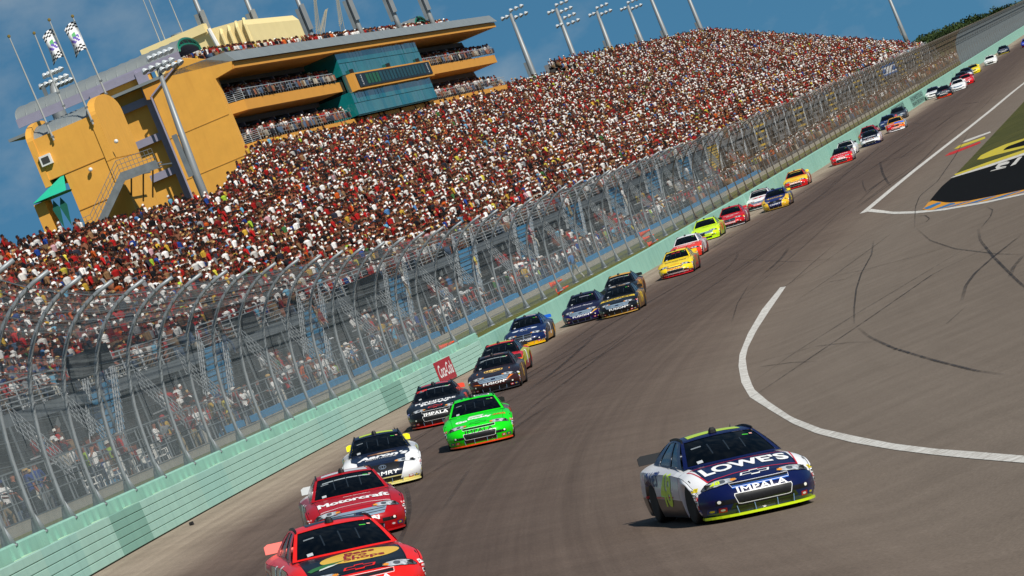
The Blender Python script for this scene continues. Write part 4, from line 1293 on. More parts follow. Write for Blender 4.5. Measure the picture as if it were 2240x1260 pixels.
def s_of(x): 
    k = min(max((x - .9) / 1.42, 0), 1); return k * k
def plan(b): return .36 * abs(b) ** 3.2
def top_pt(x, b):
    xx = x - plan(b) * s_of(x)
    if x < -2.0: xx += .12 * abs(b) ** 4 * (-2.0 - x) / .52
    z = ip(x, ZTOP) - .035 * b * b - .085 * abs(b) ** 7
    if x > .9: z += .028 * math.exp(-((x - 1.5) / .45) ** 2) * min(1, max(0, (abs(b) - .6) / .25)) - .02 * math.exp(-((abs(b) - .52) / .1) ** 2) * s_of(x) * .6
    return Vector((xx, b * ip(x, WTOP), z))
def bulge(c): return .045 * math.sin(math.pi * min(1, c * .95)) ** .8 - .03 * (1 - c) ** 3
def zbot(x):
    z = .105
    for a in (AX_F, AX_R):
        d = abs(x - a)
        if d < .43: z = max(z, RW * .55 + math.sqrt(.43 ** 2 - d * d) * .98)
    return z
def side_pt(x, c, s):
    e = top_pt(x, s); zb = zbot(e.x)
    y = abs(e.y) + bulge(c)
    return Vector((e.x, s * y, zb + (e.z - zb) * c))
FWD = [(0, .165), (.12, .19), (.3, .225), (.5, .235), (.68, .20), (.82, .13), (.92, .06), (1, 0)]
def nose_pt(b, c):
    e = top_pt(2.32, b); zb = .105
    return Vector((e.x + ip(c, FWD) * (1 - abs(b) ** 7), b * (ip(2.32, WTOP) + bulge(c)), zb + (e.z - zb) * c))
def tail_pt(b, c):
    e = top_pt(-2.52, b); zb = .20
    zs = zbot(e.x)
    zb = zs
    return Vector((e.x - .05 * math.sin(math.pi * c) * (1 - abs(b) ** 6), b * (ip(-2.52, WTOP) + bulge(c)), zb + (e.z - zb) * c))


def ws_pt(b, c):      # windscreen: c 0 at the cowl, 1 at the roof
    lo = Vector((.99 - .24 * b * b, .80 * b, 0)); lo.z = ip(lo.x, ZTOP) - .03 * b * b + .004
    hi = Vector((.08 - .10 * b * b, .60 * b, 1.287 - .035 * b * b))
    p = lo.lerp(hi, c); n = Vector((.37, 0, .93)); return p + n * (.035 * math.sin(math.pi * c) * (1 - b * b * .6))
def rw_pt(b, c):
    lo = Vector((-1.86 + .10 * b * b, .70 * b, .985)); hi = Vector((-1.02 + .03 * b * b, .575 * b, 1.295 - .03 * b * b))
    p = lo.lerp(hi, c); return p + Vector((-.3, 0, .95)) * (.03 * math.sin(math.pi * c))
def rf_pt(u, b):      # roof: u 0 front, 1 rear
    a, e = ws_pt(b, 1), rw_pt(b, 1)
    p = a.lerp(e, u); p.z += .045 * math.sin(math.pi * min(1, u * 1.05)) * (1 - .35 * b * b); return p
def gs_pt(p, c, s):   # side of the cabin
    lo = ws_pt(s, 0).lerp(rw_pt(s, 0), p); lo.z = ip(lo.x, ZTOP) - .035
    lo.y = s * (.80 + (.72 - .80) * p + .03)
    hi = rf_pt(p, s)
    q = lo.lerp(hi, c); q.y += s * .02 * math.sin(math.pi * c); return q


BS = [-1, -.985, -.96, -.92, -.86, -.78, -.66, -.5, -.33, -.16, 0, .16, .33, .5, .66, .78, .86, .92, .96, .985, 1]
SLOT = ['hood', 'fender', 'side', 'lower', 'nose', 'chin', 'roof', 'pillar', 'deck', 'under']
def body_mesh():
    bm = bmesh.new()
    def grid(fn, us, vs, slot, flip=False):
        P = [[bm.verts.new(fn(u, v)) for v in vs] for u in us]
        for i in range(len(us) - 1):
            for j in range(len(vs) - 1):
                q = [P[i][j], P[i + 1][j], P[i + 1][j + 1], P[i][j + 1]]
                if flip: q.reverse()
                try: f = bm.faces.new(q)
                except ValueError: continue
                f.material_index = SLOT.index(slot((us[i] + us[i + 1]) / 2, (vs[j] + vs[j + 1]) / 2)); f.smooth = True
    xs = frange(-2.52, -1.9, .12) + frange(-1.8, .9, .09) + frange(.98, 2.32, .055)
    grid(top_pt, xs, BS, lambda x, b: 'deck' if x < -1.3 else ('side' if x < .45 else ('hood' if abs(b) < .78 else 'fender')))
    cs = [0, .06, .14, .24, .34, .44, .54, .64, .74, .84, .92, .97, 1]
    xf = frange(-2.52, -1.8, .09) + frange(-1.78, -.88, .028) + frange(-.84, 1.0, .10) + frange(1.02, 2.12, .028) + [2.18, 2.25, 2.32]
    for s in (-1, 1):
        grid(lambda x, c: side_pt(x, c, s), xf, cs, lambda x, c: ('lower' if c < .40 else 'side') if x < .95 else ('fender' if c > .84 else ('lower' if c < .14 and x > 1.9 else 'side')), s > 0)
    grid(nose_pt, BS, cs, lambda b, c: 'chin' if c < .30 else 'nose')
    grid(tail_pt, BS, cs, lambda b, c: 'deck', True)
    # cabin
    grid(rf_pt, frange(0, 1, .1), BS, lambda u, b: 'roof', True)
    cc = [0, .05, .2, .4, .6, .8, .94, 1]
    def frame_only(fn, us, vs, test, flip=False):
        P = {}
        def V(u, v):
            if (u, v) not in P: P[(u, v)] = bm.verts.new(fn(u, v))
            return P[(u, v)]
        for i in range(len(us) - 1):
            for j in range(len(vs) - 1):
                if test((us[i] + us[i + 1]) / 2, (vs[j] + vs[j + 1]) / 2): continue
                q = [V(us[i], vs[j]), V(us[i + 1], vs[j]), V(us[i + 1], vs[j + 1]), V(us[i], vs[j + 1])]
                if flip: q.reverse()
                f = bm.faces.new(q); f.material_index = SLOT.index('pillar'); f.smooth = True
    frame_only(ws_pt, BS, cc, lambda b, c: abs(b) < .92 and .05 < c < .94)
    frame_only(rw_pt, BS, cc, lambda b, c: abs(b) < .9 and .05 < c < .94, True)
    ps = [0, .06, .14, .26, .40, .46, .58, .70, .82, .90, 1]
    for s in (-1, 1):
        frame_only(lambda p, c: gs_pt(p, c, s), ps, cc, lambda p, c: (.14 < p < .40 or .46 < p < .82) and .05 < c < .94, s < 0)
    bmesh.ops.remove_doubles(bm, verts=bm.verts, dist=.0025)
    bmesh.ops.recalc_face_normals(bm, faces=bm.faces)
    me = bpy.data.meshes.new('body_shell'); bm.to_mesh(me)
    # wheel-house and underside, dark
    bm.free()
    return me


def patch_mesh(name, fn, us, vs, flip=False):
    mb = MB(); P = [[fn(u, v) for v in vs] for u in us]
    for i in range(len(us) - 1):
        for j in range(len(vs) - 1):
            q = [P[i][j], P[i + 1][j], P[i + 1][j + 1], P[i][j + 1]]
            mb.poly(q[::-1] if flip else q)
    me = bpy.data.meshes.new(name); me.from_pydata(mb.v, [], mb.f)
    bm = bmesh.new(); bm.from_mesh(me); bmesh.ops.remove_doubles(bm, verts=bm.verts, dist=.001); bm.to_mesh(me); bm.free()
    me.shade_smooth(); return me


BODY = body_mesh()
for _ in SLOT: BODY.materials.append(None)
inset = lambda fn, d: (lambda u, v: fn(u, v) - d)
SUBC = [.05, .2, .35, .5, .65, .8, .94]
SB = [b for b in BS if abs(b) <= .93]
GLASS = {'windshield': patch_mesh('windshield', inset(ws_pt, Vector((.012, 0, .004))), SB, SUBC), 'rear_window': patch_mesh('rear_window', inset(rw_pt, Vector((-.01, 0, .006))), SB, SUBC, True)}
SIDEW = []
for s in (-1, 1):
    for p0, p1 in ((.14, .40), (.46, .82)):
        SIDEW.append((s, patch_mesh('side_window', (lambda s: lambda p, c: gs_pt(p, c, s) - Vector((0, s * .012, 0)))(s), frange(p0, p1, .06), SUBC, s < 0)))


def lathe(name, prof_, n=22, mats=1):
    mb = MB(); rings = [[Vector((r * math.cos(2 * math.pi * j / n), y, r * math.sin(2 * math.pi * j / n))) for j in range(n)] for r, y in prof_]
    mb.sweep(rings, True, True); me = bpy.data.meshes.new(name); me.from_pydata(mb.v, [], mb.f); me.shade_smooth(); return me


TYRE = lathe('tyre', [(.21, -.145), (.30, -.15), (.345, -.135), (.36, -.09), (.36, .09), (.345, .135), (.30, .15), (.21, .145)])
RIM = lathe('rim', [(.20, -.13), (.215, -.14), (.215, .14), (.20, .13), (.17, .08), (.06, .06)])
def under_mesh():
    mb = MB()
    mb.hexa([(-2.4, -.8, .14), (2.1, -.8, .14), (2.1, .8, .14), (-2.4, .8, .14), (-2.4, -.8, .62), (2.1, -.8, .60), (2.1, .8, .60), (-2.4, .8, .62)])
    return mb.mesh('underbody', [])
UNDER = under_mesh()
def splitter_mesh():
    mb = MB(); n = len(BS)
    out = [nose_pt(b, .05) + Vector((.075, 0, 0)) for b in BS]
    for i, b in enumerate(BS):
        out[i].y *= 1.015; out[i].z = 0
    inn = [Vector((1.75, p.y * .97, 0)) for p in out]
    A = [Vector((p.x, p.y, .062)) for p in out]; Bq = [Vector((p.x, p.y, .10)) for p in out]
    C = [Vector((p.x, p.y, .10)) for p in inn]; D = [Vector((p.x, p.y, .062)) for p in inn]
    mb.sweep([[A[i], Bq[i], C[i], D[i]] for i in range(n)]); return mb.mesh('splitter', [])
SPLIT = splitter_mesh()
def spoiler_mesh():
    mb = MB(); pts = [(-.84, 0), (-.84, .12), (-.78, .155), (.78, .155), (.84, .12), (.84, 0)]
    f = [Vector((-2.50 - z * .42, y, .925 + z)) for y, z in pts]; r = [p + Vector((-.02, 0, -.004)) for p in f]
    mb.sweep([f, r]); return mb.mesh('spoiler', [])
SPOIL = spoiler_mesh()
def rails_mesh(s):
    mb = MB()
    P = [ws_pt(s * .96, .95)] + [rf_pt(u, s * .96) for u in frange(0, 1, .1)]
    mb.sweep([[p + Vector((0, -.012, 0)), p + Vector((0, -.010, .035)), p + Vector((0, .010, .035)), p + Vector((0, .012, 0))] for p in P]); return mb.mesh('roof_rail', [])
RAILS = [rails_mesh(-1), rails_mesh(1)]
def cam_mesh():
    mb = MB(); c = rf_pt(.12, -.08)
    mb.tube([c, c + Vector((0, 0, .05)), c + Vector((0, 0, .09))], [.07, .06, .03], 10); return mb.mesh('roof_camera', [])
POD = cam_mesh()
def fin_mesh():
    mb = MB(); P = [rw_pt(.84, c) for c in (0, .3, .6, 1)]
    for w in ():
        pass
    h = [.01, .05, .08, .09]
    mb.sweep([[p + Vector((0, -.008, 0)), p + Vector((-.03, 0, q)), p + Vector((0, .008, 0))] for p, q in zip(P, h)]); return mb.mesh('window_fin', [])
FIN = fin_mesh()
def mesh_of(fn):
    mb = MB(); fn(mb); return mb.mesh('m', [])
# body surface to lay decals on
bmx = bmesh.new(); bmx.from_mesh(BODY)
for me in list(GLASS.values()) + [m for _, m in SIDEW]: bmx.from_mesh(me)
BVH = BVHTree.FromBMesh(bmx); bmx.free()
X, Y, Z = Vector((1, 0, 0)), Vector((0, 1, 0)), Vector((0, 0, 1))
FR = {'hood': (Y, -X, Z), 'nose': (Y, Z, X), 'right': (X, Z, -Y), 'left': (-X, Z, Y)}
for s, nm in ((-1, 'cr'), (1, 'cl')):
    N = Vector((.72, s * .69, 0)).normalized(); U = Vector((0, 0, 1)).cross(N).normalized()
    FR[nm] = (U, Z, N)
FR['diag'] = (Y, Vector((-.5, 0, .87)).normalized(), Vector((.87, 0, .5)).normalized())
FR['diagr'] = FR['diag']


def decal_mesh(name, frame, O, verts2, faces, lift=.004, cell=.06):
    U, V, N = FR[frame]; O = Vector(O)
    bm = bmesh.new()
    vv = [bm.verts.new((x, y, 0)) for x, y in verts2]
    for f in faces:
        try: bm.faces.new([vv[i] for i in f])
        except ValueError: pass
    xs = [x for x, _ in verts2]; ys = [y for _, y in verts2]
    for ax, a, b in ((0, min(xs), max(xs)), (1, min(ys), max(ys))):
        k = math.floor(a / cell) + 1
        while k * cell < b:
            co = (k * cell, 0, 0) if ax == 0 else (0, k * cell, 0); no = (1, 0, 0) if ax == 0 else (0, 1, 0)
            bmesh.ops.bisect_plane(bm, geom=bm.verts[:] + bm.edges[:] + bm.faces[:], plane_co=co, plane_no=no, dist=1e-5); k += 1
    dead = []
    for v in bm.verts:
        st = O + U * v.co.x + V * v.co.y + N * 4.0
        hit, nrm, _, _ = BVH.ray_cast(st, -N, 6.5)
        if hit is None: dead.append(v); continue
        v.co = hit + N * lift
    if dead: bmesh.ops.delete(bm, geom=dead, context='VERTS')
    me = bpy.data.meshes.new(name); bm.to_mesh(me); bm.free(); me.shade_smooth()
    return me


TCACHE = {}
def d_text(body, w, h, frame, O, bold=.02, shear=0.0, rot=0.0, lift=.006, arch=0.0, sp=1.0):
    strikes = [(0, 0)]; b0 = bold
    if 'M' in body or 'm' in body:                # this letter does not thicken cleanly: strike it several times instead
        strikes = [(-bold, 0), (bold, 0), (0, bold * .7), (0, -bold * .7)]; b0 = 0
    key = (body, b0, shear, sp)
    if key not in TCACHE:
        tm = text_mesh(body, 1.0, shear, b0, sp)
        P = np.array([(v.co.x, v.co.y) for v in tm.vertices]); Fc = [tuple(p.vertices) for p in tm.polygons]; TCACHE[key] = (P, Fc)
        bpy.data.meshes.remove(tm)
    P0, Fc = TCACHE[key]
    lo, hi = P0.min(0), P0.max(0)
    c, s = math.cos(rot), math.sin(rot)
    out = []
    for k, sh in enumerate(strikes):
        P = (P0 + np.array(sh) - (lo + hi) / 2) / (hi - lo)
        Q = P * np.array([w, h]); Q[:, 1] += arch * (1 - (2 * P[:, 0]) ** 2)
        out.append(decal_mesh('lettering', frame, O, [(x * c - y * s, x * s + y * c) for x, y in Q], Fc, lift + .0013 * k))
    if len(out) > 1:
        bm = bmesh.new()
        for m in out: bm.from_mesh(m); bpy.data.meshes.remove(m)
        me = bpy.data.meshes.new('lettering'); bm.to_mesh(me); bm.free(); me.shade_smooth(); return me
    return out[0]
def d_poly(pts, frame, O, lift=.003, name='decal'): return decal_mesh(name, frame, O, pts, [tuple(range(len(pts)))], lift, .035)
def d_ell(rx, ry, frame, O, lift=.003, n=24, name='decal'): return d_poly([(rx * math.cos(2 * math.pi * i / n), ry * math.sin(2 * math.pi * i / n)) for i in range(n)], frame, O, lift, name)
def d_rect(w, h, frame, O, lift=.003, sl=0.0, name='decal'): return d_poly([(-w / 2 - sl, -h / 2), (w / 2 - sl, -h / 2), (w / 2 + sl, h / 2), (-w / 2 + sl, h / 2)], frame, O, lift, name)
def ring(pts, w):
    xs, ys_ = [p[0] for p in pts], [p[1] for p in pts]; n = len(pts)
    c = ((min(xs) + max(xs)) / 2, (min(ys_) + max(ys_)) / 2); hx, hy = (max(xs) - min(xs)) / 2, (max(ys_) - min(ys_)) / 2
    d = (1 - w) * min(hx, hy) * 1.6
    inn = [(c[0] + (x - c[0]) * (1 - d / hx), c[1] + (y - c[1]) * (1 - d / hy)) for x, y in pts]
    return pts + inn, [(i, (i + 1) % n, n + (i + 1) % n, n + i) for i in range(n)]
def d_ring(pts, w, frame, O, lift=.005, name='decal'):
    v, f = ring(pts, w); return decal_mesh(name, frame, O, v, f, lift)


def paint(col, rough=.3, coat=.22):
    return pm('car_paint_' + col.lstrip('#'), col, rough, var=.03, scale=.9, coat=coat, spec=.35)
def ink(col): return pm('vinyl_' + col.lstrip('#'), col, .35, var=.02)
M_TYRE = pm('tyre_rubber', '#151515', .75, var=.15, scale=8)
M_RIM = pm('wheel_rim', '#33353a', .4, .6, var=.1)
M_UND = pm('underbody_black', '#0b0b0c', .8)
M_WS = pm('tinted_glass', '#04060a', .08, var=.3, scale=1.2, spec=.14)
M_SW = pm('side_glass', '#1d2a33', .08, var=.35, scale=2.2, spec=.8)
M_BLKTRIM = pm('black_trim', '#0d0d0e', .5)
M_CHROME = pm('chrome', '#d5dade', .15, .9, var=.05)
M_GRILLE = pm('grille_mesh', '#141416', .5, .2, var=.6, scale=40)
M_HLW = pm('headlight_silver', '#c9cdd0', .15, .3, var=.45, scale=14)
M_HLD = pm('headlight_dark', '#5a5f66', .2, .3, var=.4, scale=14)
M_AMB = pm('amber_lens', '#d98a2a', .3)

BOW = [(-.5, -.13), (-.46, .0), (-.42, .13), (-.14, .13), (-.11, .24), (.17, .24), (.14, .13), (.52, .13), (.48, .0), (.44, -.13), (.15, -.13), (.12, -.24), (-.16, -.24), (-.13, -.13)]
_shared = {}
def share(key, fn):
    if key not in _shared: _shared[key] = fn()
    return _shared[key]


def add(parent, name, me, mat, mats=None, label=None):
    o = bpy.data.objects.new(name, me); COL.objects.link(o); o.parent = parent
    if len(me.materials) == 0: me.materials.append(None)
    if mats:
        for i, m in enumerate(mats): o.material_slots[i].link = 'OBJECT'; o.material_slots[i].material = m
    else:
        o.material_slots[0].link = 'OBJECT'; o.material_slots[0].material = mat
    if label: o['label'] = label
    return o


def car_pose(px, py, yaw):
    p = ground_at(px, py)
    y0, t = station(p.x, p.y)
    m = wall_m(y0)
    h = Vector((-m, -1, 0)).normalized(); h.rotate(Quaternion((0, 0, 1), math.radians(yaw)))
    def rest(c):
        e = .9
        gx = (ground_z(c.x + e, c.y) - ground_z(c.x - e, c.y)) / (2 * e); gyv = (ground_z(c.x, c.y + e) - ground_z(c.x, c.y - e)) / (2 * e)
        return Vector((-gx, -gyv, 1)).normalized()
    c = p - h * 2.42; c.z = ground_z(c.x, c.y)
    n = rest(c); x = (h - n * h.dot(n)).normalized(); yv = n.cross(x)
    return Matrix.Translation(c + n * .004) @ Matrix((x, yv, n)).transposed().to_4x4()


STICK = ['#e8d21f', '#f0f0ee', '#c92a2a', '#e9e9e9', '#b81d24', '#2d3f8f', '#f0f0ee']


def make_car(sp, px, py, yaw=0.0, lod=2):
    """lod 2 near car with everything, 1 middle distance, 0 far"""
    root = empty('race_car', (0, 0, 0), sp['label'], 'race car', 'stock cars racing in the pack')
    root.matrix_world = car_pose(px, py, yaw)
    C = lambda k, d: sp.get(k, sp.get(d, sp['base']))
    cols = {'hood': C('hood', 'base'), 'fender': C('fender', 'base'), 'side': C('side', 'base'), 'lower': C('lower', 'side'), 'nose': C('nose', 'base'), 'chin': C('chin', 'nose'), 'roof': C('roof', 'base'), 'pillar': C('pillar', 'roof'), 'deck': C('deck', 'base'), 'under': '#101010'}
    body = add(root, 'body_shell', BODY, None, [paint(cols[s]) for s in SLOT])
    add(root, 'windshield', GLASS['windshield'], M_WS)
    add(root, 'rear_window', GLASS['rear_window'], M_WS)
    for s, me in SIDEW: add(root, 'side_window', me, M_SW)
    add(root, 'underbody', UNDER, M_UND)
    for ax in (AX_F, AX_R):
        for s in (-1, 1):
            w = add(root, 'wheel', TYRE, M_TYRE); w.location = (ax, s * .80, RW)
            if s < 0: w.rotation_euler = (0, 0, math.pi)
            if ax == AX_F: w.rotation_euler.z += math.radians(2)
            r = add(w, 'rim', RIM, M_RIM)
    add(root, 'splitter', SPLIT, paint(C('splitter', 'chin')))
    add(root, 'spoiler', SPOIL, pm('spoiler_' + C('spoiler', 'deck').lstrip('#'), C('spoiler', 'deck'), .7, var=.05, spec=.12))
    for me in RAILS: add(root, 'roof_rail', me, M_BLKTRIM if sp.get('railc') is None else paint(sp['railc']))
    add(root, 'window_fin', FIN, M_BLKTRIM)
    add(root, 'roof_camera', POD, M_BLKTRIM)
    mk_ = sp.get('make', 'chevy')
    # ---- front end of each make
    if mk_ == 'chevy':
        add(root, 'grille', share('cg1', lambda: d_rect(.92, .045, 'nose', (0, 0, .535), .004, name='grille')), M_GRILLE)
        rr = [(-.46, .075), (.46, .075), (.47, .04), (.43, -.09), (.38, -.10), (-.38, -.10), (-.43, -.09), (-.47, .04)]
        add(root, 'grille', share('cg2', lambda: d_poly(rr, 'nose', (0, 0, .335), .004, 'grille')), M_GRILLE)
        add(root, 'grille_surround', share('cg3', lambda: d_ring(rr, .93, 'nose', (0, 0, .335), .008, 'grille_surround')), ink('#e8e8e6') if not sp.get('darkring') else M_BLKTRIM)
        add(root, 'grille_surround', share('cg4', lambda: d_ring([(-.48, .035), (.48, .035), (.46, -.035), (-.46, -.035)], .9, 'nose', (0, 0, .535), .008, 'grille_surround')), ink('#e8e8e6') if not sp.get('darkring') else M_BLKTRIM)
        bo = [(x * .50, y * .48) for x, y in BOW]
        bx = sp.get('bow', '#e8e8e6')
        add(root, 'emblem', share('bow', lambda: d_ring(bo, .80, 'hood', (2.13, 0, 0), .008, 'emblem')), ink(bx))
        nt = ('IMPALA', .80, .085, .452)
    elif mk_ == 'ford':
        gp = [(-.62, .075), (.62, .075), (.52, -.075), (-.52, -.075)]
        add(root, 'grille', share('fg1', lambda: d_poly(gp, 'nose', (0, 0, .515), .004, 'grille')), pm('pale_blue_grille', '#9fb6c8', .25, .5, var=.12, scale=6))
        for k in (-1, 1): add(root, 'grille_bar', share('fgb%d' % k, lambda: d_rect(1.1, .012, 'nose', (0, 0, .515 + k * .024), .008, name='grille_bar')), M_BLKTRIM)
        add(root, 'emblem', share('fe', lambda: d_ell(.085, .032, 'nose', (0, 0, .515), .011, 14, 'emblem')), ink('#1a2440'))
        nt = ('FUSION', .80, .085, .375)
    elif mk_ == 'dodge':
        gp = [(-.40, .10), (.40, .10), (.36, -.085), (-.36, -.085)]
        add(root, 'grille', share('dg', lambda: d_poly(gp, 'nose', (0, 0, .50), .004, 'grille')), M_GRILLE)
        add(root, 'grille_surround', share('dgs', lambda: d_ring(gp, .90, 'nose', (0, 0, .50), .008, 'grille_surround')), M_CHROME)
        add(root, 'grille_bar', share('dgb', lambda: d_rect(.05, .18, 'nose', (0, 0, .505), .010, name='grille_bar')), M_CHROME)
        add(root, 'grille_bar', share('dgc', lambda: d_rect(.74, .022, 'nose', (0, 0, .505), .009, name='grille_bar')), M_CHROME)
        nt = ('DODGE', .72, .09, .345)
    else:
        gp = [(-.50, .085), (.50, .085), (.40, -.07), (-.40, -.07)]
        add(root, 'grille', share('tg', lambda: d_poly(gp, 'nose', (0, 0, .52), .004, 'grille')), M_GRILLE)
        add(root, 'emblem', share('te', lambda: d_ring([(.10 * math.cos(a * .3142), .055 * math.sin(a * .3142)) for a in range(20)], .78, 'nose', (0, 0, .53), .010, 'emblem')), M_CHROME)
        add(root, 'emblem', share('te2', lambda: d_ring([(.045 * math.cos(a * .3142), .05 * math.sin(a * .3142)) for a in range(20)], .7, 'nose', (0, 0, .533), .011, 'emblem')), M_CHROME)
        nt = ('CAMRY', .76, .09, .375)
    add(root, 'lettering', share('nt' + mk_, lambda: d_text(nt[0], nt[1], nt[2], 'nose', (0, 0, nt[3]), .022, .12 if mk_ == 'toyota' else 0, sp=1.05)), ink(sp.get('nosetext', '#f0f0ee')))
    # lower intake, brake ducts and splitter stays
    add(root, 'intake', share('intake', lambda: d_poly([(-.48, .055), (.48, .055), (.44, -.055), (-.44, -.055)] if True else [], 'nose', (0, 0, .19), .004, 'intake')), M_BLKTRIM if mk_ != 'ford' else M_BLKTRIM)
    for s in (-1, 1):
        add(root, 'brake_duct', share('duct%d' % s, lambda: d_poly([(-.15, .04), (.15, .03), (.14, -.035), (-.15, -.035)], 'nose', (0, s * .60, .30), .004, 'brake_duct')), M_GRILLE)
        if lod:
            add(root, 'fog_lamp', share('fog%d' % s, lambda: d_ell(.028, .026, 'nose', (0, s * .70, .315), .008, 10, 'fog_lamp')), ink('#f4f2e6'))
            for q in (.2, .5): add(root, 'splitter_stay', share('stay%d%.1f' % (s, q), lambda: mesh_of(lambda mb: mb.bar(nose_pt(s * q, .24) + Vector((.01, 0, 0)), Vector((nose_pt(s * q, .05).x + .06, nose_pt(s * q, .05).y, .10)), .008, 4))), M_CHROME)
    # headlights
    hl = [(-.30, -.055), (-.16, -.095), (.06, -.09), (.22, -.04), (.27, .02), (.18, .08), (-.02, .095), (-.20, .055)]
    for s in (-1, 1):
        me = share('hl%d' % s, lambda: d_poly([(x * s, y) for x, y in hl][::s], 'diag', (2.02, s * .60, .525), .005, 'headlight'))
        h = add(root, 'headlight', me, M_HLW)
        if lod:
            add(h, 'headlight_rim', share('hlr%d' % s, lambda: d_ring([(x * s, y) for x, y in hl][::s], .90, 'diag', (2.02, s * .60, .525), .009, 'headlight_rim')), M_BLKTRIM)
            add(h, 'lamp_reflector', share('hle%d' % s, lambda: d_ell(.055, .05, 'diag', (2.02, s * .55, .525), .008, 12, 'lamp_reflector')), M_HLD)
            add(h, 'lamp_reflector', share('hlf%d' % s, lambda: d_poly([(x * s, y) for x, y in ((-.02, -.05), (.10, -.045), (.17, .0), (.10, .05), (.03, .02))][::s], 'diag', (2.02, s * .70, .525), .008, 'lamp_reflector')), M_HLD)
            add(h, 'indicator_lens', share('hla%d' % s, lambda: d_ell(.05, .034, 'diag', (2.02, s * .38, .50), .009, 10, 'indicator_lens')), M_AMB)
    # panel seams
    if lod:
        add(root, 'hood_seam', share('hseam', lambda: d_ring([(-.76, -1.02), (.76, -1.02), (.72, -2.18), (-.72, -2.18)], .992, 'hood', (0, 0, 0), .0038, 'hood_seam')), M_BLKTRIM)
        for fr, s in (('right', -1), ('left', 1)):
            for x_ in (-.92, .86): add(root, 'door_seam', share('dseam%s%.2f' % (fr, x_), lambda: d_rect(.010, .70, fr, (x_, 0, .50), .004, name='door_seam')), M_BLKTRIM)
    # windscreen furniture
    if lod == 2:
        for k in (-1, 0, 1): add(root, 'windscreen_brace', share('wsb%d' % k, lambda: d_rect(.022, .30, 'diag', (.50, k * .27, 1.07), .003, name='windscreen_brace')), pm('brace_grey', '#1c242c', .4))
        add(root, 'windscreen_sticker', share('wsk', lambda: d_rect(.09, .07, 'diag', (.80, -.52, .94), .004, name='sticker')), ink('#b8bcbe'))
        add(root, 'windscreen_sticker', share('wsl', lambda: d_rect(.16, .03, 'diag', (.42, -.45, 1.18), .004, name='sticker')), ink('#7a8286'))
    if lod:
        add(root, 'wiper_strip', share('wst', lambda: d_rect(.10, .02, 'diag', (.35, .40, 1.235), .004, name='sticker')), ink('#4fd03a'))
        add(root, 'wiper_strip', share('wst2', lambda: d_rect(.05, .03, 'diag', (.30, .50, 1.235), .004, name='sticker')), ink('#e8b0a0'))
        if sp.get('visor'):
            for k in range(4): add(root, 'visor_strip', share('visor%d' % k, lambda: d_rect(.235, .035, 'diag', (.30, -.375 + k * .25, 1.175), .005, name='visor_strip')), ink('#9aa4a6'))
        for s, nm in ((-1, 'cr'), (1, 'cl')):
            for k in range(6):
                cc_ = STICK[(k + sp.get('seed', 0)) % 7]
                st_ = add(root, 'sponsor_sticker', share('st%s%d' % (nm, k), lambda: d_rect(.20 if k < 5 else .26, .058, nm, (1.62, s * .74, .55 - k * .068), .005, name='sticker')), ink(cc_))
                if lod == 2:
                    add(st_, 'sticker_print', share('stp%s%d' % (nm, k), lambda: d_text(['SUNOCO', 'MOOG', 'MAHLE', 'COMP', 'EDELBROCK', 'GOODYEAR'][k], .16, .032, nm, (1.62, s * .74, .55 - k * .068), .02, lift=.008)), ink('#1a1a1c' if cc_ not in ('#c92a2a', '#b81d24', '#2d3f8f') else '#f0f0ee'))
    if lod == 2:
        for s in (-1, 1):
            for q, cc_ in ((.66, '#c3202a'), (.80, '#22357f')):
                st_ = add(root, 'chin_sticker', share('ch%d%.2f' % (s, q), lambda: d_rect(.115, .07, 'nose', (0, s * q, .185), .006, name='sticker')), ink(cc_))
                add(st_, 'sticker_print', share('chp%d%.2f' % (s, q), lambda: d_ell(.035, .018, 'nose', (0, s * q, .185), .009, 8, 'sticker_print')), ink('#e8d21f' if q > .7 else '#f0f0ee'))
    # numbers on the doors
    num = sp.get('num')
    if num:
        for fr, s in (('right', -1), ('left', 1)):
            add(root, 'door_number', share('num%s%s' % (num, fr), lambda: d_text(num, .80 if len(num) > 1 else .40, .54, fr, (-.12, 0, .55), .03, .18 if fr == 'right' else .12)), ink(sp.get('numc', '#f0f0ee')))
    for fn in sp.get('extra', ()): fn(root)
    return root

# ------------------------------------------------------------------ liveries
def tx(body, w, h, O, col, frame='hood', bold=.025, shear=0.0, rot=0.0, arch=0.0, lift=.007, key=None, name='lettering', sp=1.0):
    return lambda r: add(r, name, d_text(body, w, h, frame, O, bold, shear, rot, lift, arch, sp), ink(col))
def pl(pts, O, col, frame='hood', lift=.0035, name='paint_panel'):
    return lambda r: add(r, name, d_poly(pts, frame, O, lift, name), paint(col))
def el(rx, ry, O, col, frame='hood', lift=.004, name='paint_panel'):
    return lambda r: add(r, name, d_ell(rx, ry, frame, O, lift, 28, name), paint(col))
def rg(pts, w, O, col, frame='hood', lift=.006, name='outline'):
    return lambda r: add(r, name, d_ring(pts, w, frame, O, lift, name), ink(col))
def ellp(rx, ry, n=28): return [(rx * math.cos(2 * math.pi * i / n), ry * math.sin(2 * math.pi * i / n)) for i in range(n)]
def roofbar(col, y0=-.5, y1=.5, x0=-.05, x1=-.9):
    return pl([(y0, -x0), (y1, -x0), (y1 * .96, -x1), (y0 * .96, -x1)], (0, 0, 0), col, 'hood', .004, 'roof_stripe')
def bars(cols, O=(1.5, 0, 0), w=1.0, h=.2, n=6):
    def f(r):
        for i in range(n):
            add(r, 'lettering', d_rect(w / n * .72, h, 'hood', (O[0], O[1] - w / 2 + w * (i + .5) / n, 0), .006, .03, 'lettering'), ink(cols))
    return f


NAVY = '#060f40'
CARS = []
def car(px, py, yaw, lod, **sp): CARS.append((sp, px, py, yaw, lod))


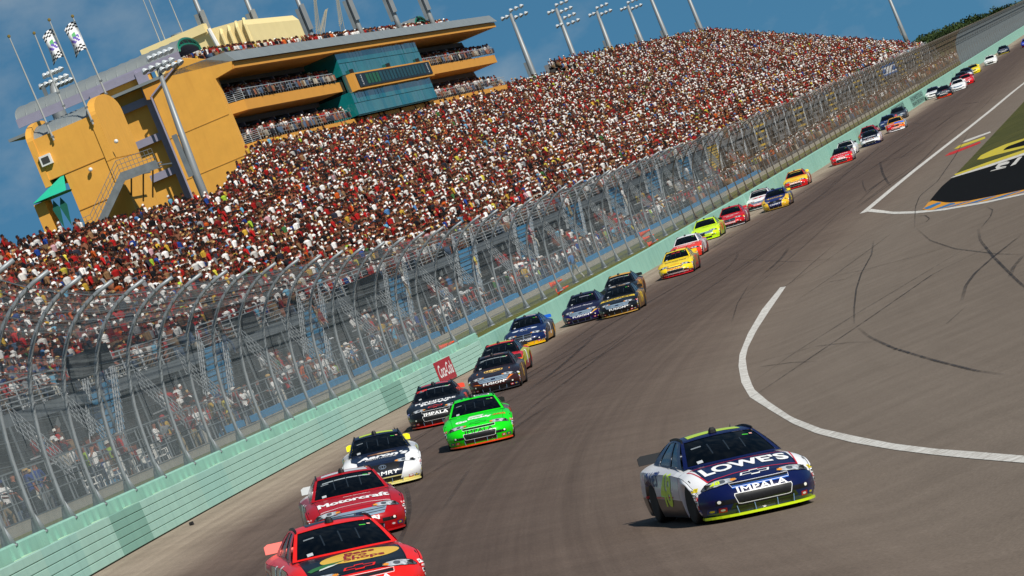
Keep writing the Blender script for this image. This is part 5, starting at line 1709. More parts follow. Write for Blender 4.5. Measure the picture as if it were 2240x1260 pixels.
# 48: navy and white with lime
hoodp = [(-.88, -1.0), (.88, -1.0), (.70, -2.0), (.52, -2.28), (-.52, -2.28), (-.70, -2.0)]
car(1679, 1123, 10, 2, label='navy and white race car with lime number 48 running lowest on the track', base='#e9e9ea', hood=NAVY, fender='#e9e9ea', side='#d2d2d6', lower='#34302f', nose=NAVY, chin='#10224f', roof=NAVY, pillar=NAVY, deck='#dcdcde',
    splitter='#c9e21c', spoiler='#26282b', num='48', numc='#cdf01a', make='chevy', seed=0,
    extra=[tx("LOWE'S", 1.40, .50, (1.50, 0, 0), '#f2f2f0', bold=.035, arch=.05),
           rg([(-.84, .42), (.84, .42), (.74, -.50), (-.74, -.50)], .97, (1.50, 0, 0), '#c41f33'),
           roofbar('#b9d41c', -.46, .42, -.08, -.40), pl([(-.15, -1.32), (-.98, -1.6)] if False else [(-1.0, .0), (-.1, .0), (-.1, .12), (-1.0, .06)], (1.05, 0, 0), '#e9e9ea') if False else (lambda r: None),
           tx("LOWE'S", .95, .24, (-1.15, 0, .73), '#12276e', 'right', .03, .15), pl([(-1.1, -.02), (1.1, .0), (1.1, .025), (-1.1, .02)], (-.75, 0, .43), '#c41f33', 'right', .005),
           tx('48', .16, .09, (2.02, -.66, .525), '#c9e21c', 'diag', .03, .15, lift=.012),
           pl([(-.46, -.005), (.46, -.005), (.46, .035), (-.46, .035)], (0, 0, .492), '#2a6fd0', 'nose', .0045),
           tx('kobalt', .5, .10, (-1.5, 0, .34), '#d0d0d0', 'right', .02), pl([(-.55, -.05), (.55, -.05), (.5, .03), (-.5, .03)], (0, 0, .235), '#2f3d12', 'nose', .004)])
# 14: orange red and black
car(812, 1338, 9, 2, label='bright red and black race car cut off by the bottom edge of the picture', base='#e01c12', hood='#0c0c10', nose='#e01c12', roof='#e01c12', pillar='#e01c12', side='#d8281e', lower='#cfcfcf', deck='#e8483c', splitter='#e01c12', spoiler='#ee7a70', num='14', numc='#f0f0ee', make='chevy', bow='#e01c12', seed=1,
    extra=[pl([(-.40, .16), (.52, .16), (.50, .92), (-.38, .92)], (0, 0, 0), '#0a0f1e', 'hood', .004, 'roof_stripe'),
           el(.60, .36, (1.45, .12, 0), '#e2b53a'), tx('Bass', .46, .19, (1.27, .14, 0), '#8e1f22', bold=.035, shear=.1), tx('Pro', .36, .18, (1.45, .05, 0), '#8e1f22', bold=.035, shear=.1), tx('Shops', .62, .24, (1.64, .16, 0), '#8e1f22', bold=.035, shear=.1),
           pl([(-.26, -.12), (.0, -.02), (.22, .06), (.30, .12), (.12, .10), (-.02, .14), (-.2, .06), (-.30, -.02)], (1.72, -.42, 0), '#2f6a2c', lift=.006), pl([(-.16, -.06), (.06, .0), (.16, .06), (.0, .06), (-.14, .0)], (1.80, -.40, 0), '#d6dfd6', lift=.008)])
# 21: red
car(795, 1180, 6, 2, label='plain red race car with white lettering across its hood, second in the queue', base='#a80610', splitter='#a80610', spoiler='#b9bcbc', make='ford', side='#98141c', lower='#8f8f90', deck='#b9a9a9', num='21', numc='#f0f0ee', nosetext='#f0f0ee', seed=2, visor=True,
    extra=[tx('Motorcraft', 1.42, .30, (1.55, 0, 0), '#f2f2f0', bold=.05, arch=.02), tx('WOOD BROTHERS 21', .55, .05, (1.16, .1, 0), '#f0f0ee'),
           pl([(-.48, .0), (-.10, .0), (-.10, .22), (-.46, .22)], (-.02, 0, 0), '#c8cdd0', lift=.005), pl([(.0, .0), (.48, .0), (.46, .30), (.0, .26)], (-.02, 0, 0), '#c8cdd0', lift=.005), pl([(-.72, 0), (.72, 0), (.70, .02), (-.70, .02)], (1.99, 0, 0), '#e6e6e6')])
# white and navy with yellow spoiler
def aaron(r):
    for s in (-1, 1):
        add(r, 'paint_panel', d_poly([(s * .40, -.22), (s * .95, -.22), (s * .95, .27), (s * .62, .27)][::s], 'nose', (0, 0, .40), .0065, 'paint_panel'), paint('#eeeeee'))
        add(r, 'paint_panel', d_poly([(s * .60, -.45), (s * .95, -.45), (s * .95, .55), (s * .80, .35), (s * .62, .05)][::s], 'hood', (1.85, 0, 0), .0055, 'paint_panel'), paint('#eeeeee'))
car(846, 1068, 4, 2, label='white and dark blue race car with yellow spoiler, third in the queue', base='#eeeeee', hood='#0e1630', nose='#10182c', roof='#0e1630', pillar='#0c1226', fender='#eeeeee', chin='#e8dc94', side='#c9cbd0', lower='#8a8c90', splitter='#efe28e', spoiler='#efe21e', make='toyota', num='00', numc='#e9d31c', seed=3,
    extra=[aaron, tx("Aaron's", 1.30, .36, (1.55, .05, 0), '#f2f2f2', bold=.045, shear=.25, arch=.02), tx('DREAM MACHINE', .80, .07, (1.80, .0, 0), '#e6e6e6', bold=.02, shear=.2), el(.38, .11, (1.22, .05, 0), '#8a5a34'), el(.20, .07, (1.22, .12, 0), '#d8b48c', lift=.006), roofbar('#c8e020', -.44, .44, -.08, -.36)])
# green
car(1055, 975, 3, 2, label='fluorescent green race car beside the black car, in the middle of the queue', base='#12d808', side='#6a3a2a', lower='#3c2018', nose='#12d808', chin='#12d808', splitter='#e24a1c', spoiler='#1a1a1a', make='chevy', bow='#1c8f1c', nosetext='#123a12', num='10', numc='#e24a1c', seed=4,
    extra=[tx('Go', .34, .21, (1.75, -.45, 0), '#f4f4f4', bold=.06), tx('Daddy', .68, .25, (1.66, .08, 0), '#f4f4f4', bold=.06), tx('.com', .36, .14, (1.62, .62, 0), '#e2741c', bold=.04), pl([(-.2, -.06), (.2, -.06), (.26, .1), (-.16, .1)], (1.42, -.05, 0), '#e8e8e0'),
           rg([(.02, .1), (.46, .1), (.45, .42), (.02, .42)], .86, (0, 0, 0), '#e8e8e8', lift=.008), pl([(.04, .12), (.44, .12), (.43, .40), (.04, .40)], (0, 0, 0), '#16243a', lift=.005), tx('10', .30, .26, (-.26, -.22, 0), '#16243a', bold=.05)])
# black with white lettering
car(960, 932, 2, 2, label='black race car with red spoiler and white lettering, just behind the green car', base='#0d0d10', splitter='#c8281e', spoiler='#e04a34', make='chevy', bow='#d8322a', nosetext='#f0f0ee', num='78', numc='#e04a34', seed=5, visor=True, lower='#141416',
    extra=[tx('FURNITURE', 1.36, .20, (1.42, 0, 0), '#f2f2f2', bold=.045, sp=1.05), tx('ROW', .98, .24, (1.68, 0, 0), '#f2f2f2', bold=.05), pl([(-.46, .02), (-.05, .02), (-.05, .22), (-.45, .22)], (-.02, 0, 0), '#d8434e', lift=.005), pl([(.05, .02), (.46, .02), (.45, .22), (.05, .22)], (-.02, 0, 0), '#d8434e', lift=.005), tx('78', .40, .10, (.3, -.45, 1.18), '#d8322a', 'diag')])
# brown with gold shield
shield = [(-.36, .16), (-.20, .2), (.0, .21), (.20, .2), (.36, .16), (.35, -.06), (.26, -.16), (.0, -.24), (-.26, -.16), (-.35, -.06)]
car(1085, 859, 1, 2, label='dark brown race car with a gold shield on its hood', base='#20141a', nose='#341410', chin='#141012', side='#5a4230', lower='#4a2c20', splitter='#2a2a2e', spoiler='#2a2c2e', make='ford', num='6', numc='#e0b04a', seed=6, visor=True,
    extra=[rg(shield, .86, (1.55, 0, 0), '#e0b45a', lift=.006), tx('ups', .54, .27, (1.53, .0, 0), '#e6c06a', bold=.05), pl([(-.62, -.14), (-.58, -.02), (-.60, .14), (-.64, .02)], (1.55, 0, 0), '#d8843a'), pl([(.62, -.14), (.64, .02), (.60, .14), (.58, -.02)], (1.55, 0, 0), '#d8843a'),
           pl([(-.36, .02), (.36, .02), (.44, .12), (-.30, .12)], (-.02, 0, 0), '#a8683a', lift=.005), pl([(.44, -.09), (.82, .10), (.66, .09)], (0, 0, .46), '#d8742a', 'nose'), pl([(-.82, .0), (-.44, -.05), (-.60, -.0)], (0, 0, .42), '#d8742a', 'nose')])
# red and yellow
car(1095, 828, 0, 2, label='red race car with yellow flanks half hidden behind the brown car', base='#d0101a', side='#b7b53a', lower='#a02026', roof='#d8200e', pillar='#101014', chin='#d8e01e', splitter='#d8e01e', spoiler='#202020', make='chevy', num='1', seed=0, extra=[rg(ellp(.55, .16), .82, (1.5, .1, 0), '#f0f0f0'), el(.44, .12, (1.5, .1, 0), '#141414'), tx('T', .16, .16, (1.5, .2, 0), '#f0f0f0', bold=.05), roofbar('#c9dc20', -.46, .46, -.22, -.5), roofbar('#141414', -.5, .5, -.5, -.9)])
# navy with yellow chin
car(1151, 761, 0, 2, label='blue race car with yellow splitter and white oval on the hood', base='#091c4a', chin='#0d2458', splitter='#f2c21a', spoiler='#1a62c8', side='#4a4a52', lower='#c8922a', make='dodge', num='2', numc='#e8e8e8', seed=1,
    extra=[el(.62, .17, (1.45, 0, 0), '#e9e9ea'), rg(ellp(.62, .17), .93, (1.45, 0, 0), '#2f86c8'), tx('Lite', .70, .30, (1.45, 0, 0), '#1a3a8a', bold=.04, shear=.3, lift=.009), tx('MILLER', .34, .06, (1.72, 0, 0), '#e6e6e6'), pl([(-.88, -.06), (.88, -.06), (.88, .05), (-.88, .05)], (0, 0, .17), '#f2c21a', 'nose', .0045), roofbar('#c8b4b4', .0, .46, -.08, -.25)])
# purple
car(1275, 707, 0, 2, label='dark purple race car running along the wall beside the black and yellow car', base='#140e30', nose='#1a1250', side='#3a3040', lower='#2a2030', splitter='#2a2a34', spoiler='#1a2420', make='ford', num='26', numc='#d8b04a', seed=2, visor=False,
    extra=[tx('Crown Royal', 1.15, .26, (1.50, 0, 0), '#e6e2ee', bold=.012, shear=.35), pl([(.46, -.1), (.84, .06), (.70, .07)], (0, 0, .45), '#d8a83a', 'nose'), pl([(-.84, -.02), (-.46, -.10), (-.66, -.03)], (0, 0, .42), '#d8a83a', 'nose'), tx('______', .5, .03, (.34, .12, 1.17), '#aaaabb', 'diag')])
# cat
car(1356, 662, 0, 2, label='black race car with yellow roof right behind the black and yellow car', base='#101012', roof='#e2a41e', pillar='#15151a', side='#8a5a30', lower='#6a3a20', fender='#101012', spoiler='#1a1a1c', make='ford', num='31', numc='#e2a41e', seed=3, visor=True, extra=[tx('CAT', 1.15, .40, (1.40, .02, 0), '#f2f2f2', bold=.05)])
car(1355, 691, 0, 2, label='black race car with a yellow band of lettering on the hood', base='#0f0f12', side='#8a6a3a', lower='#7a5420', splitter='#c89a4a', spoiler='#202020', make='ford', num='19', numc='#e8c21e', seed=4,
    extra=[pl([(-.86, -.15), (.86, -.15), (.82, .14), (-.82, .14)], (1.42, 0, 0), '#e8c21e'), tx('STANLEY', 1.36, .16, (1.42, 0, 0), '#141414', bold=.045), tx('fatmax', .34, .08, (1.68, .05, 0), '#f0f0f0', bold=.03, shear=.2), pl([(-.3, .02), (.3, .02), (.38, .14), (-.38, .14)], (-.02, 0, 0), '#c89a4a', lift=.005)])
# yellow
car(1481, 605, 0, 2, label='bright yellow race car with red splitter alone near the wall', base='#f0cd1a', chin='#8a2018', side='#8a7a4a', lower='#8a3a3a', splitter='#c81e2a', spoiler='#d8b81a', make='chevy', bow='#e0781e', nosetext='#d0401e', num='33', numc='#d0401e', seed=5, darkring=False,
    extra=[tx('Cheerios', 1.22, .20, (1.42, 0, 0), '#221c10', bold=.03), tx('CHILDRESS', .36, .05, (1.70, .0, 0), '#6a5a1a'), pl([(-.6, -.02), (.6, -.02), (.6, .02), (-.6, .02)], (0, 0, .20), '#f0d8d0', 'nose', .006), tx('33', .5, .1, (.3, 0, 1.18), '#a8242a', 'diag'), roofbar('#2a2a1a', -.46, -.1, -.1, -.4)])
car(1503, 568, 0, 1, label='orange red race car with white roof right behind the yellow car', base='#e23a24', roof='#e8e8e8', pillar='#e8e8e8', side='#b8a4a4', lower='#b8382a', splitter='#e23a24', spoiler='#202020', make='toyota', num='20', seed=6, extra=[rg([(-.5, .14), (.55, .14), (.55, -.14), (-.5, -.14)], .86, (1.4, .0, 0), '#f2e0dc'), tx('HOME', .8, .16, (1.4, .02, 0), '#f2e8e4', bold=.04, shear=.2)])
car(1545, 527, 0, 1, label='fluorescent yellow green race car beside the wall', base='#cdf01a', side='#b8a01e', lower='#9ac01a', splitter='#cdf01a', spoiler='#1a1e1a', make='ford', nosetext='#7aa01a', num='98', numc='#e0601e', extra=[pl([(-.15, -.05), (.35, -.05), (.3, .05), (-.2, .05)], (1.22, 0, 0), '#1e3a24')])
car(1601, 498, 0, 1, label='deep red race car with crosshair grille running along the wall', base='#bf0d16', splitter='#b8b8b8', chin='#3a1014', spoiler='#c02a34', side='#a04a50', lower='#7a1a20', make='dodge', num='9', extra=[tx('BUDWEISER', 1.1, .10, (1.4, .1, 0), '#f0e8e6', bold=.04), tx('BUD', .5, .10, (1.75, 0, 0), '#f0e8e6', bold=.04)])
car(1664, 457, 0, 1, label='white and red race car tucked behind the navy and yellow car', base='#eceae8', nose='#c81e24', roof='#1a1a1c', pillar='#eceae8', chin='#1a1a1c', splitter='#d0d0d0', spoiler='#1a2226', make='ford', num='16', numc='#c81e24', visor=True, extra=[tx('3M', 1.1, .34, (1.42, .1, 0), '#c81e24', bold=.06), pl([(-.4, .03), (.4, .03), (.4, .16), (-.4, .16)], (-.02, 0, 0), '#d84a2a', lift=.005)])
def napa(r):
    for s in (-1, 1):
        add(r, 'paint_panel', d_poly([(s * .42, -.27), (s * .95, -.30), (s * .95, .28), (s * .60, .28), (s * .50, .1)][::s], 'nose', (0, 0, .38), .0065, 'paint_panel'), paint('#e8b52a'))
        add(r, 'paint_panel', d_poly([(s * .60, -.45), (s * .95, -.45), (s * .95, .45), (s * .80, .35)][::s], 'hood', (1.85, 0, 0), .0055, 'paint_panel'), paint('#e8b52a'))
car(1699, 458, 0, 1, label='navy race car with yellow headlight corners', base='#14205e', side='#5a5468', lower='#6a4a3a', fender='#e8b52a', spoiler='#e8d02a', splitter='#a8842a', make='toyota', num='56', numc='#e8d02a', extra=[napa, pl([(-.62, 0), (-.45, .15), (.45, .15), (.62, 0), (.45, -.15), (-.45, -.15)], (1.42, 0, 0), '#e8c05a'), tx('NAPA', .80, .20, (1.42, 0, 0), '#14205e', bold=.05, lift=.009)])
car(1743, 412, 0, 1, label='yellow race car with red nose close to the wall', base='#f2c61a', nose='#cf1c1c', chin='#cf1c1c', roof='#f2c61a', pillar='#b8242a', side='#b8702a', lower='#b84a2a', splitter='#cf1c1c', spoiler='#f2d21a', make='chevy', bow='#d8601e', num='29', extra=[pl([(-.5, -.02), (.5, -.02), (.45, .18), (-.45, .18)], (0, 0, .50), '#f2c61a', 'nose', .0036), tx('SHELL', .9, .08, (1.3, .1, 0), '#7a4a14', bold=.02), tx('______', .8, .04, (.33, 0, 1.17), '#d8c040', 'diag')])
car(1843, 358, 0, 1, label='red race car with black roof and white lettering near the far fence', base='#d81420', roof='#141418', pillar='#141418', fender='#d81420', side='#b8a8a8', lower='#5a5050', splitter='#e03a24', spoiler='#202020', make='chevy', num='14', extra=[bars('#f2eeee', (1.40, 0, 0), 1.25, .16, 7), tx('IMPALA', .7, .08, (0, 0, .52), '#f2eeee', 'nose')])
car(1852, 343, 0, 1, label='black and white race car hidden behind the red one near the far fence', base='#e4e4e4', roof='#202024', hood='#1a1a1e', pillar='#e8e8e8', spoiler='#1a1a1a', make='ford', num='83')
car(1906, 318, 0, 1, label='white race car with dark blue hood and white lettering', base='#e2e2e4', hood='#101426', roof='#101426', pillar='#141a2e', nose='#e2e2e4', side='#c0a0a4', lower='#8a6a70', chin='#1a2250', splitter='#1a2250', spoiler='#1a1a1a', make='chevy', num='88', extra=[tx('GUARD', 1.2, .26, (1.5, 0, 0), '#f2f2f2', bold=.05), bars('#c8323a', (2.2, 0, 0), .7, .04, 5)])
car(1902, 307, 0, 1, label='dark red race car hidden behind the white and dark blue one', base='#b0141e', hood='#141418', roof='#b0141e', spoiler='#1c1c1c', make='chevy', num='7')
def mm(r):
    add(r, 'paint_panel', d_poly([(.0, -.32), (.9, -.32), (.9, .4), (-.1, .4)], 'hood', (1.5, 0, 0), .004, 'paint_panel'), paint('#1a6fe0'))
    add(r, 'paint_panel', d_poly([(-.9, -.32), (.0, -.32), (-.1, .1), (-.6, .2), (-.9, .1)], 'hood', (1.5, 0, 0), .005, 'paint_panel'), paint('#d01c24'))
    add(r, 'paint_panel', d_poly([(-.9, .05), (-.55, .15), (-.6, .4), (-.9, .4)], 'hood', (1.5, 0, 0), .006, 'paint_panel'), paint('#2f8a3a'))
    add(r, 'lettering', d_text("m&m's", .7, .18, 'hood', (1.62, -.4, 0), .05, 0, 0, .008), ink('#f2f2f2'))
car(1961, 287, 0, 1, label='many coloured race car with yellow roof, red and blue hood', base='#e2a11c', hood='#e8802a', nose='#e2641c', chin='#f0f0f0', side='#8a9aa8', lower='#9a9a9a', splitter='#f4f4f4', spoiler='#2a2a2a', make='toyota', num='18', extra=[mm, pl([(-.9, -.2), (-.1, -.2), (-.1, .2), (-.9, .2)], (0, 0, .5), '#c81c24', 'nose', .0042)])
car(1945, 281, 0, 0, label='navy race car beside the many coloured one', base='#14265c', spoiler='#c8505a', make='dodge', num='12', extra=[bars('#e6e6ee', (1.6, 0, 0), .8, .12, 4)])
car(1966, 263, 0, 0, label='dark grey race car against the wall behind the many coloured one', base='#3c3e46', hood='#24262e', roof='#16181e', spoiler='#202226', make='ford', num='17', visor=True)
car(2043, 215, 0, 0, label='white race car with purple hood lettering, outermost in the far pack', base='#ecece8', roof='#2a2a5a', spoiler='#ececec', make='toyota', num='11', extra=[bars('#4a2a8a', (1.45, 0, 0), .9, .22, 4)])
car(2066, 213, 0, 0, label='black race car with bright orange splitter in the far pack', base='#121216', chin='#e2481c', splitter='#f0522a', spoiler='#202020', make='chevy', num='42', extra=[bars('#e6e6e6', (1.9, 0, 0), 1.0, .08, 5), bars('#c8323a', (1.35, .2, 0), .6, .12, 3)])
car(2098, 198, 0, 0, label='white race car leading the second group of the far pack', base='#eeeeec', side='#c8a8a4', splitter='#e8e8e6', spoiler='#e8e8e6', make='ford', num='43', visor=True)
car(2115, 186, 0, 0, label='red race car with white hood slash in the far pack', base='#d0141e', splitter='#e02a24', spoiler='#8a1a1e', make='chevy', num='39', extra=[pl([(-.5, -.2), (.6, .1), (.7, .25), (-.5, -.02)], (1.5, 0, 0), '#f0e6e6')])
car(2096, 190, 0, 0, label='dark navy race car hidden behind the white one in the far pack', base='#14182a', fender='#c83a34', make='chevy', num='82')
car(2104, 180, 0, 0, label='dark green black race car deep inside the far pack', base='#1a2224', make='dodge', num='77')
car(2114, 170, 0, 0, label='dark blue race car with white nose in the far pack', base='#141c34', nose='#cfcfd6', side='#8a8aa0', make='ford', num='47')
car(2131, 162, 0, 0, label='yellow race car with blue roof at the back of the far pack', base='#f0d61a', roof='#1a4a8a', pillar='#f0d61a', splitter='#f2e21a', spoiler='#f0d61a', make='toyota', num='34')
car(2168, 141, 0, 0, label='plain white race car following alone behind the far pack', base='#f2f2ec', nosetext='#8a8a86', make='chevy')
car(2196, 118, 0, 0, label='dark blue race car with yellow splitter, last but one in view', base='#101c34', splitter='#f2dc2a', chin='#182646', make='chevy', num='24', extra=[pl([(-.5, -.05), (.4, -.05), (.4, .12), (-.5, .12)], (1.4, 0, 0), '#a89aa4')])
car(2248, 101, 0, 0, label='blue and red race car half outside the right edge of the picture', base='#2a38c0', chin='#c81c34', splitter='#d01c2e', make='toyota', num='38')
for sp, px, py, yaw, lod in CARS: make_car(sp, px, py, yaw, lod)

# ================================================================== SPECTATORS: the ones that show largest, one by one
def skin_person(J, E, R, seated=False):
    """continuous body grown over a skeleton; J joints, E (a, b, class), R radii"""
    names = list(J)
    me = bpy.data.meshes.new('spectator'); me.from_pydata([J[n] for n in names], [(names.index(a), names.index(b)) for a, b, _ in E], [])
    ob = bpy.data.objects.new('tmp', me)
    sk = ob.modifiers.new('s', 'SKIN'); sk.use_smooth_shade = True
    sv = me.skin_vertices[0].data
    for i, n in enumerate(names):
        sv[i].radius = R[n] if isinstance(R[n], tuple) else (R[n], R[n]); sv[i].use_root = (n == 'pelvis')
    ob.modifiers.new('sub', 'SUBSURF').levels = 1
    out = bake(ob); bpy.data.meshes.remove(me)
    segs = [(Vector(J[a]), Vector(J[b]), c) for a, b, c in E]
    hc = Vector(J['head'])
    for p in out.polygons:
        c = p.center; best = (9, 0)
        for a, b, k in segs:
            ab = b - a; u = min(1, max(0, (c - a).dot(ab) / max(1e-9, ab.dot(ab))))
            d = (c - (a + ab * u)).length
            if d < best[0]: best = (d, k)
        k = best[1]
        if k == 4: k = 4 if (c.z > hc.z + .03 or c.y < hc.y - .035) else 1
        p.material_index = k
    out.name = 'spectator'
    for m in (M_SHIRT, M_SKIN, M_TROUS, M_SHOE, M_HAIR): out.materials.append(m)
    out.shade_smooth()
    return out


def obj_mat(name, ramp=None, use_color=False, rough=.8):
    m = bpy.data.materials.new(name); m.use_nodes = True
    n, l = m.node_tree.nodes, m.node_tree.links
    b = n['Principled BSDF']; b.inputs['Roughness'].default_value = rough; b.inputs['Specular IOR Level'].default_value = .2
    oi = n.new('ShaderNodeObjectInfo')
    nz = n.new('ShaderNodeTexNoise'); nz.inputs['Scale'].default_value = 9; tc = n.new('ShaderNodeTexCoord'); l.new(tc.outputs['Object'], nz.inputs['Vector'])
    mx = n.new('ShaderNodeMix'); mx.data_type = 'RGBA'; mx.blend_type = 'MULTIPLY'; mx.inputs[0].default_value = .35
    l.new(nz.outputs['Fac'], mx.inputs[7])
    if use_color: l.new(oi.outputs['Color'], mx.inputs[6])
    else:
        r = n.new('ShaderNodeValToRGB'); r.color_ramp.interpolation = 'CONSTANT'
        for i, c in enumerate(ramp):
            if i < 2: e = r.color_ramp.elements[i]; e.position = i / len(ramp)
            else: e = r.color_ramp.elements.new(i / len(ramp))
            e.color = srgb(c) + (1,)
        mm_ = n.new('ShaderNodeMath'); mm_.operation = 'FRACT'; mu = n.new('ShaderNodeMath'); mu.operation = 'MULTIPLY'; mu.inputs[1].default_value = 1 + 7.3 * len(ramp)
        l.new(oi.outputs['Random'], mu.inputs[0]); l.new(mu.outputs[0], mm_.inputs[0]); l.new(mm_.outputs[0], r.inputs[0]); l.new(r.outputs[0], mx.inputs[6])
    l.new(mx.outputs[2], b.inputs['Base Color'])
    return m


M_SHIRT = obj_mat('spectator_shirt', use_color=True)
M_SKIN = obj_mat('spectator_skin', SKIN, rough=.6)
M_TROUS = obj_mat('spectator_trousers', ['#2c3446', '#1b1d24', '#8a7658', '#a3906c', '#44546c', '#6a6a6a', '#c9c4b6'])
M_SHOE = obj_mat('spectator_shoes', ['#dcdcd8', '#2a2a2a', '#6a4a30', '#e6e6e6'])
M_HAIR = obj_mat('spectator_hair', ['#1c130d', '#2c1c12', '#4a301c', '#8a6a40', '#14100e', '#a89a8a'])
M_CAP = obj_mat('spectator_cap', ['#eeeae2', '#b3201f', '#17171b', '#eeeae2', '#2a3a6a', '#c8a468'])


def person(arms, stance, lean=0.0, seated=False):
    hip = .52 if seated else .95
    J = {'pelvis': (0, 0, hip), 'waist': (0, lean * .3, hip + .16), 'chest': (0, lean * .7, hip + .38), 'collar': (0, lean, hip + .52), 'neck': (0, lean + .01, hip + .58), 'head': (0, lean + .03, hip + .68), 'crown': (0, lean + .02, hip + .79)}
    R = {'pelvis': (.145, .11), 'waist': (.135, .10), 'chest': (.165, .115), 'collar': (.10, .08), 'neck': .055, 'head': (.085, .105), 'crown': (.07, .075)}
    E = [('pelvis', 'waist', 0), ('waist', 'chest', 0), ('chest', 'collar', 0), ('collar', 'neck', 1), ('neck', 'head', 1), ('head', 'crown', 4)]
    for s, nm in ((-1, 'r'), (1, 'l')):
        sh = (s * .20, lean * .95, hip + .47); el_, ha = arms[nm]
        J['sh' + nm] = sh; J['el' + nm] = (s * el_[0], lean + el_[1], hip + el_[2]); J['wr' + nm] = (s * ha[0], lean + ha[1], hip + ha[2])
        d = Vector(J['wr' + nm]) - Vector(J['el' + nm]); J['ha' + nm] = tuple(Vector(J['wr' + nm]) + d.normalized() * .10)
        R['sh' + nm] = .062; R['el' + nm] = .046; R['wr' + nm] = .034; R['ha' + nm] = (.034, .022)
        E += [('collar', 'sh' + nm, 0), ('sh' + nm, 'el' + nm, 0), ('el' + nm, 'wr' + nm, 1), ('wr' + nm, 'ha' + nm, 1)]
        kx, ky, kz, fx, fy = stance[nm]
        J['hp' + nm] = (s * .095, .01, hip - .05); J['kn' + nm] = (s * kx, ky, kz); J['an' + nm] = (s * fx, fy, .09); J['to' + nm] = (s * (fx + .02), fy + .15, .045)
        R['hp' + nm] = .09; R['kn' + nm] = .062; R['an' + nm] = .045; R['to' + nm] = (.045, .035)
        E += [('pelvis', 'hp' + nm, 2), ('hp' + nm, 'kn' + nm, 2), ('kn' + nm, 'an' + nm, 2), ('an' + nm, 'to' + nm, 3)]
    return skin_person(J, E, R)


A_DOWN = ((.27, -.02, .22), (.28, .08, -.02)); A_RAIL = ((.28, .10, .24), (.18, .34, .16)); A_UP = ((.30, .18, .42), (.10, .22, .66)); A_HIP = ((.38, -.04, .26), (.20, .04, .10)); A_FOLD = ((.28, .06, .24), (.02, .22, .28)); A_LAP = ((.26, .08, .20), (.12, .30, .08)); A_WAVE = ((.36, .05, .58), (.40, .10, .86))
S_STAND = {'r': (.11, .02, .50, .12, 0), 'l': (.11, .02, .50, .12, 0)}; S_WIDE = {'r': (.15, .03, .50, .2, -.03), 'l': (.14, .06, .50, .16, .05)}; S_WALK = {'r': (.10, .22, .52, .10, .20), 'l': (.10, -.04, .50, .10, -.30)}
S_SIT = {'r': (.12, .44, .50, .13, .42), 'l': (.13, .44, .50, .14, .46)}
POSE = {'standing': [person({'r': A_DOWN, 'l': A_DOWN}, S_STAND), person({'r': A_RAIL, 'l': A_RAIL}, S_STAND, .06), person({'r': A_UP, 'l': A_UP}, S_WIDE), person({'r': A_HIP, 'l': A_DOWN}, S_WIDE), person({'r': A_FOLD, 'l': A_FOLD}, S_STAND), person({'r': A_DOWN, 'l': A_RAIL}, S_WALK, .04)],
        'seated': [person({'r': A_LAP, 'l': A_LAP}, S_SIT, .05, True), person({'r': A_UP, 'l': A_LAP}, S_SIT, .02, True), person({'r': A_FOLD, 'l': A_FOLD}, S_SIT, .10, True)]}
def cap_mesh():
    mb = MB(); n = 10
    rings = [[Vector((r * math.cos(2 * math.pi * j / n), r * 1.15 * math.sin(2 * math.pi * j / n), z)) for j in range(n)] for r, z in ((.098, 0), (.094, .05), (.07, .09), (.02, .105))]
    mb.sweep(rings)
    mb.poly([(-.07, .09, .005), (.07, .09, .005), (.05, .20, -.01), (-.05, .20, -.01)]); mb.poly([(-.05, .20, -.013), (.05, .20, -.013), (.07, .09, .002), (-.07, .09, .002)])
    return mb.mesh('cap', M_CAP)
CAP = cap_mesh()
CNAME = {'#f2efea': 'white', '#d8d3cc': 'off-white', '#b3201f': 'red', '#7d1c1c': 'dark red', '#17171b': 'black', '#2c2f3a': 'charcoal', '#1f3f87': 'royal blue', '#4f7db0': 'light blue', '#8a8a8c': 'grey', '#c9a23a': 'mustard', '#d9c94a': 'yellow', '#3f6b3a': 'green', '#c65a24': 'orange', '#c79aa0': 'pink', '#8c6a4a': 'tan', '#5b4636': 'brown', '#67a6c4': 'sky blue', '#a9c93a': 'lime'}
SEGS = [(0, 120, 'by the near wall end'), (120, 150, 'by the first dark patch'), (150, 168, 'by the second dark patch'), (168, 178, 'above the black car'), (178, 190, 'left of the red sign'), (190, 205, 'behind the red sign'), (205, 225, 'beyond the red sign'), (225, 250, 'above the blue car'), (250, 275, 'above the purple car'),
        (275, 305, 'above the fence cones'), (305, 345, 'above the yellow car'), (345, 900, 'far along the verge')]
PNAME = {'standing': ['arms down', 'leaning forward', 'taking photos', 'arm akimbo', 'arms folded', 'mid-step'], 'seated': ['hands down', 'arm raised', 'arms folded']}
ORD = ['first', 'second', 'third', 'fourth', 'fifth', 'sixth', 'seventh', 'eighth']


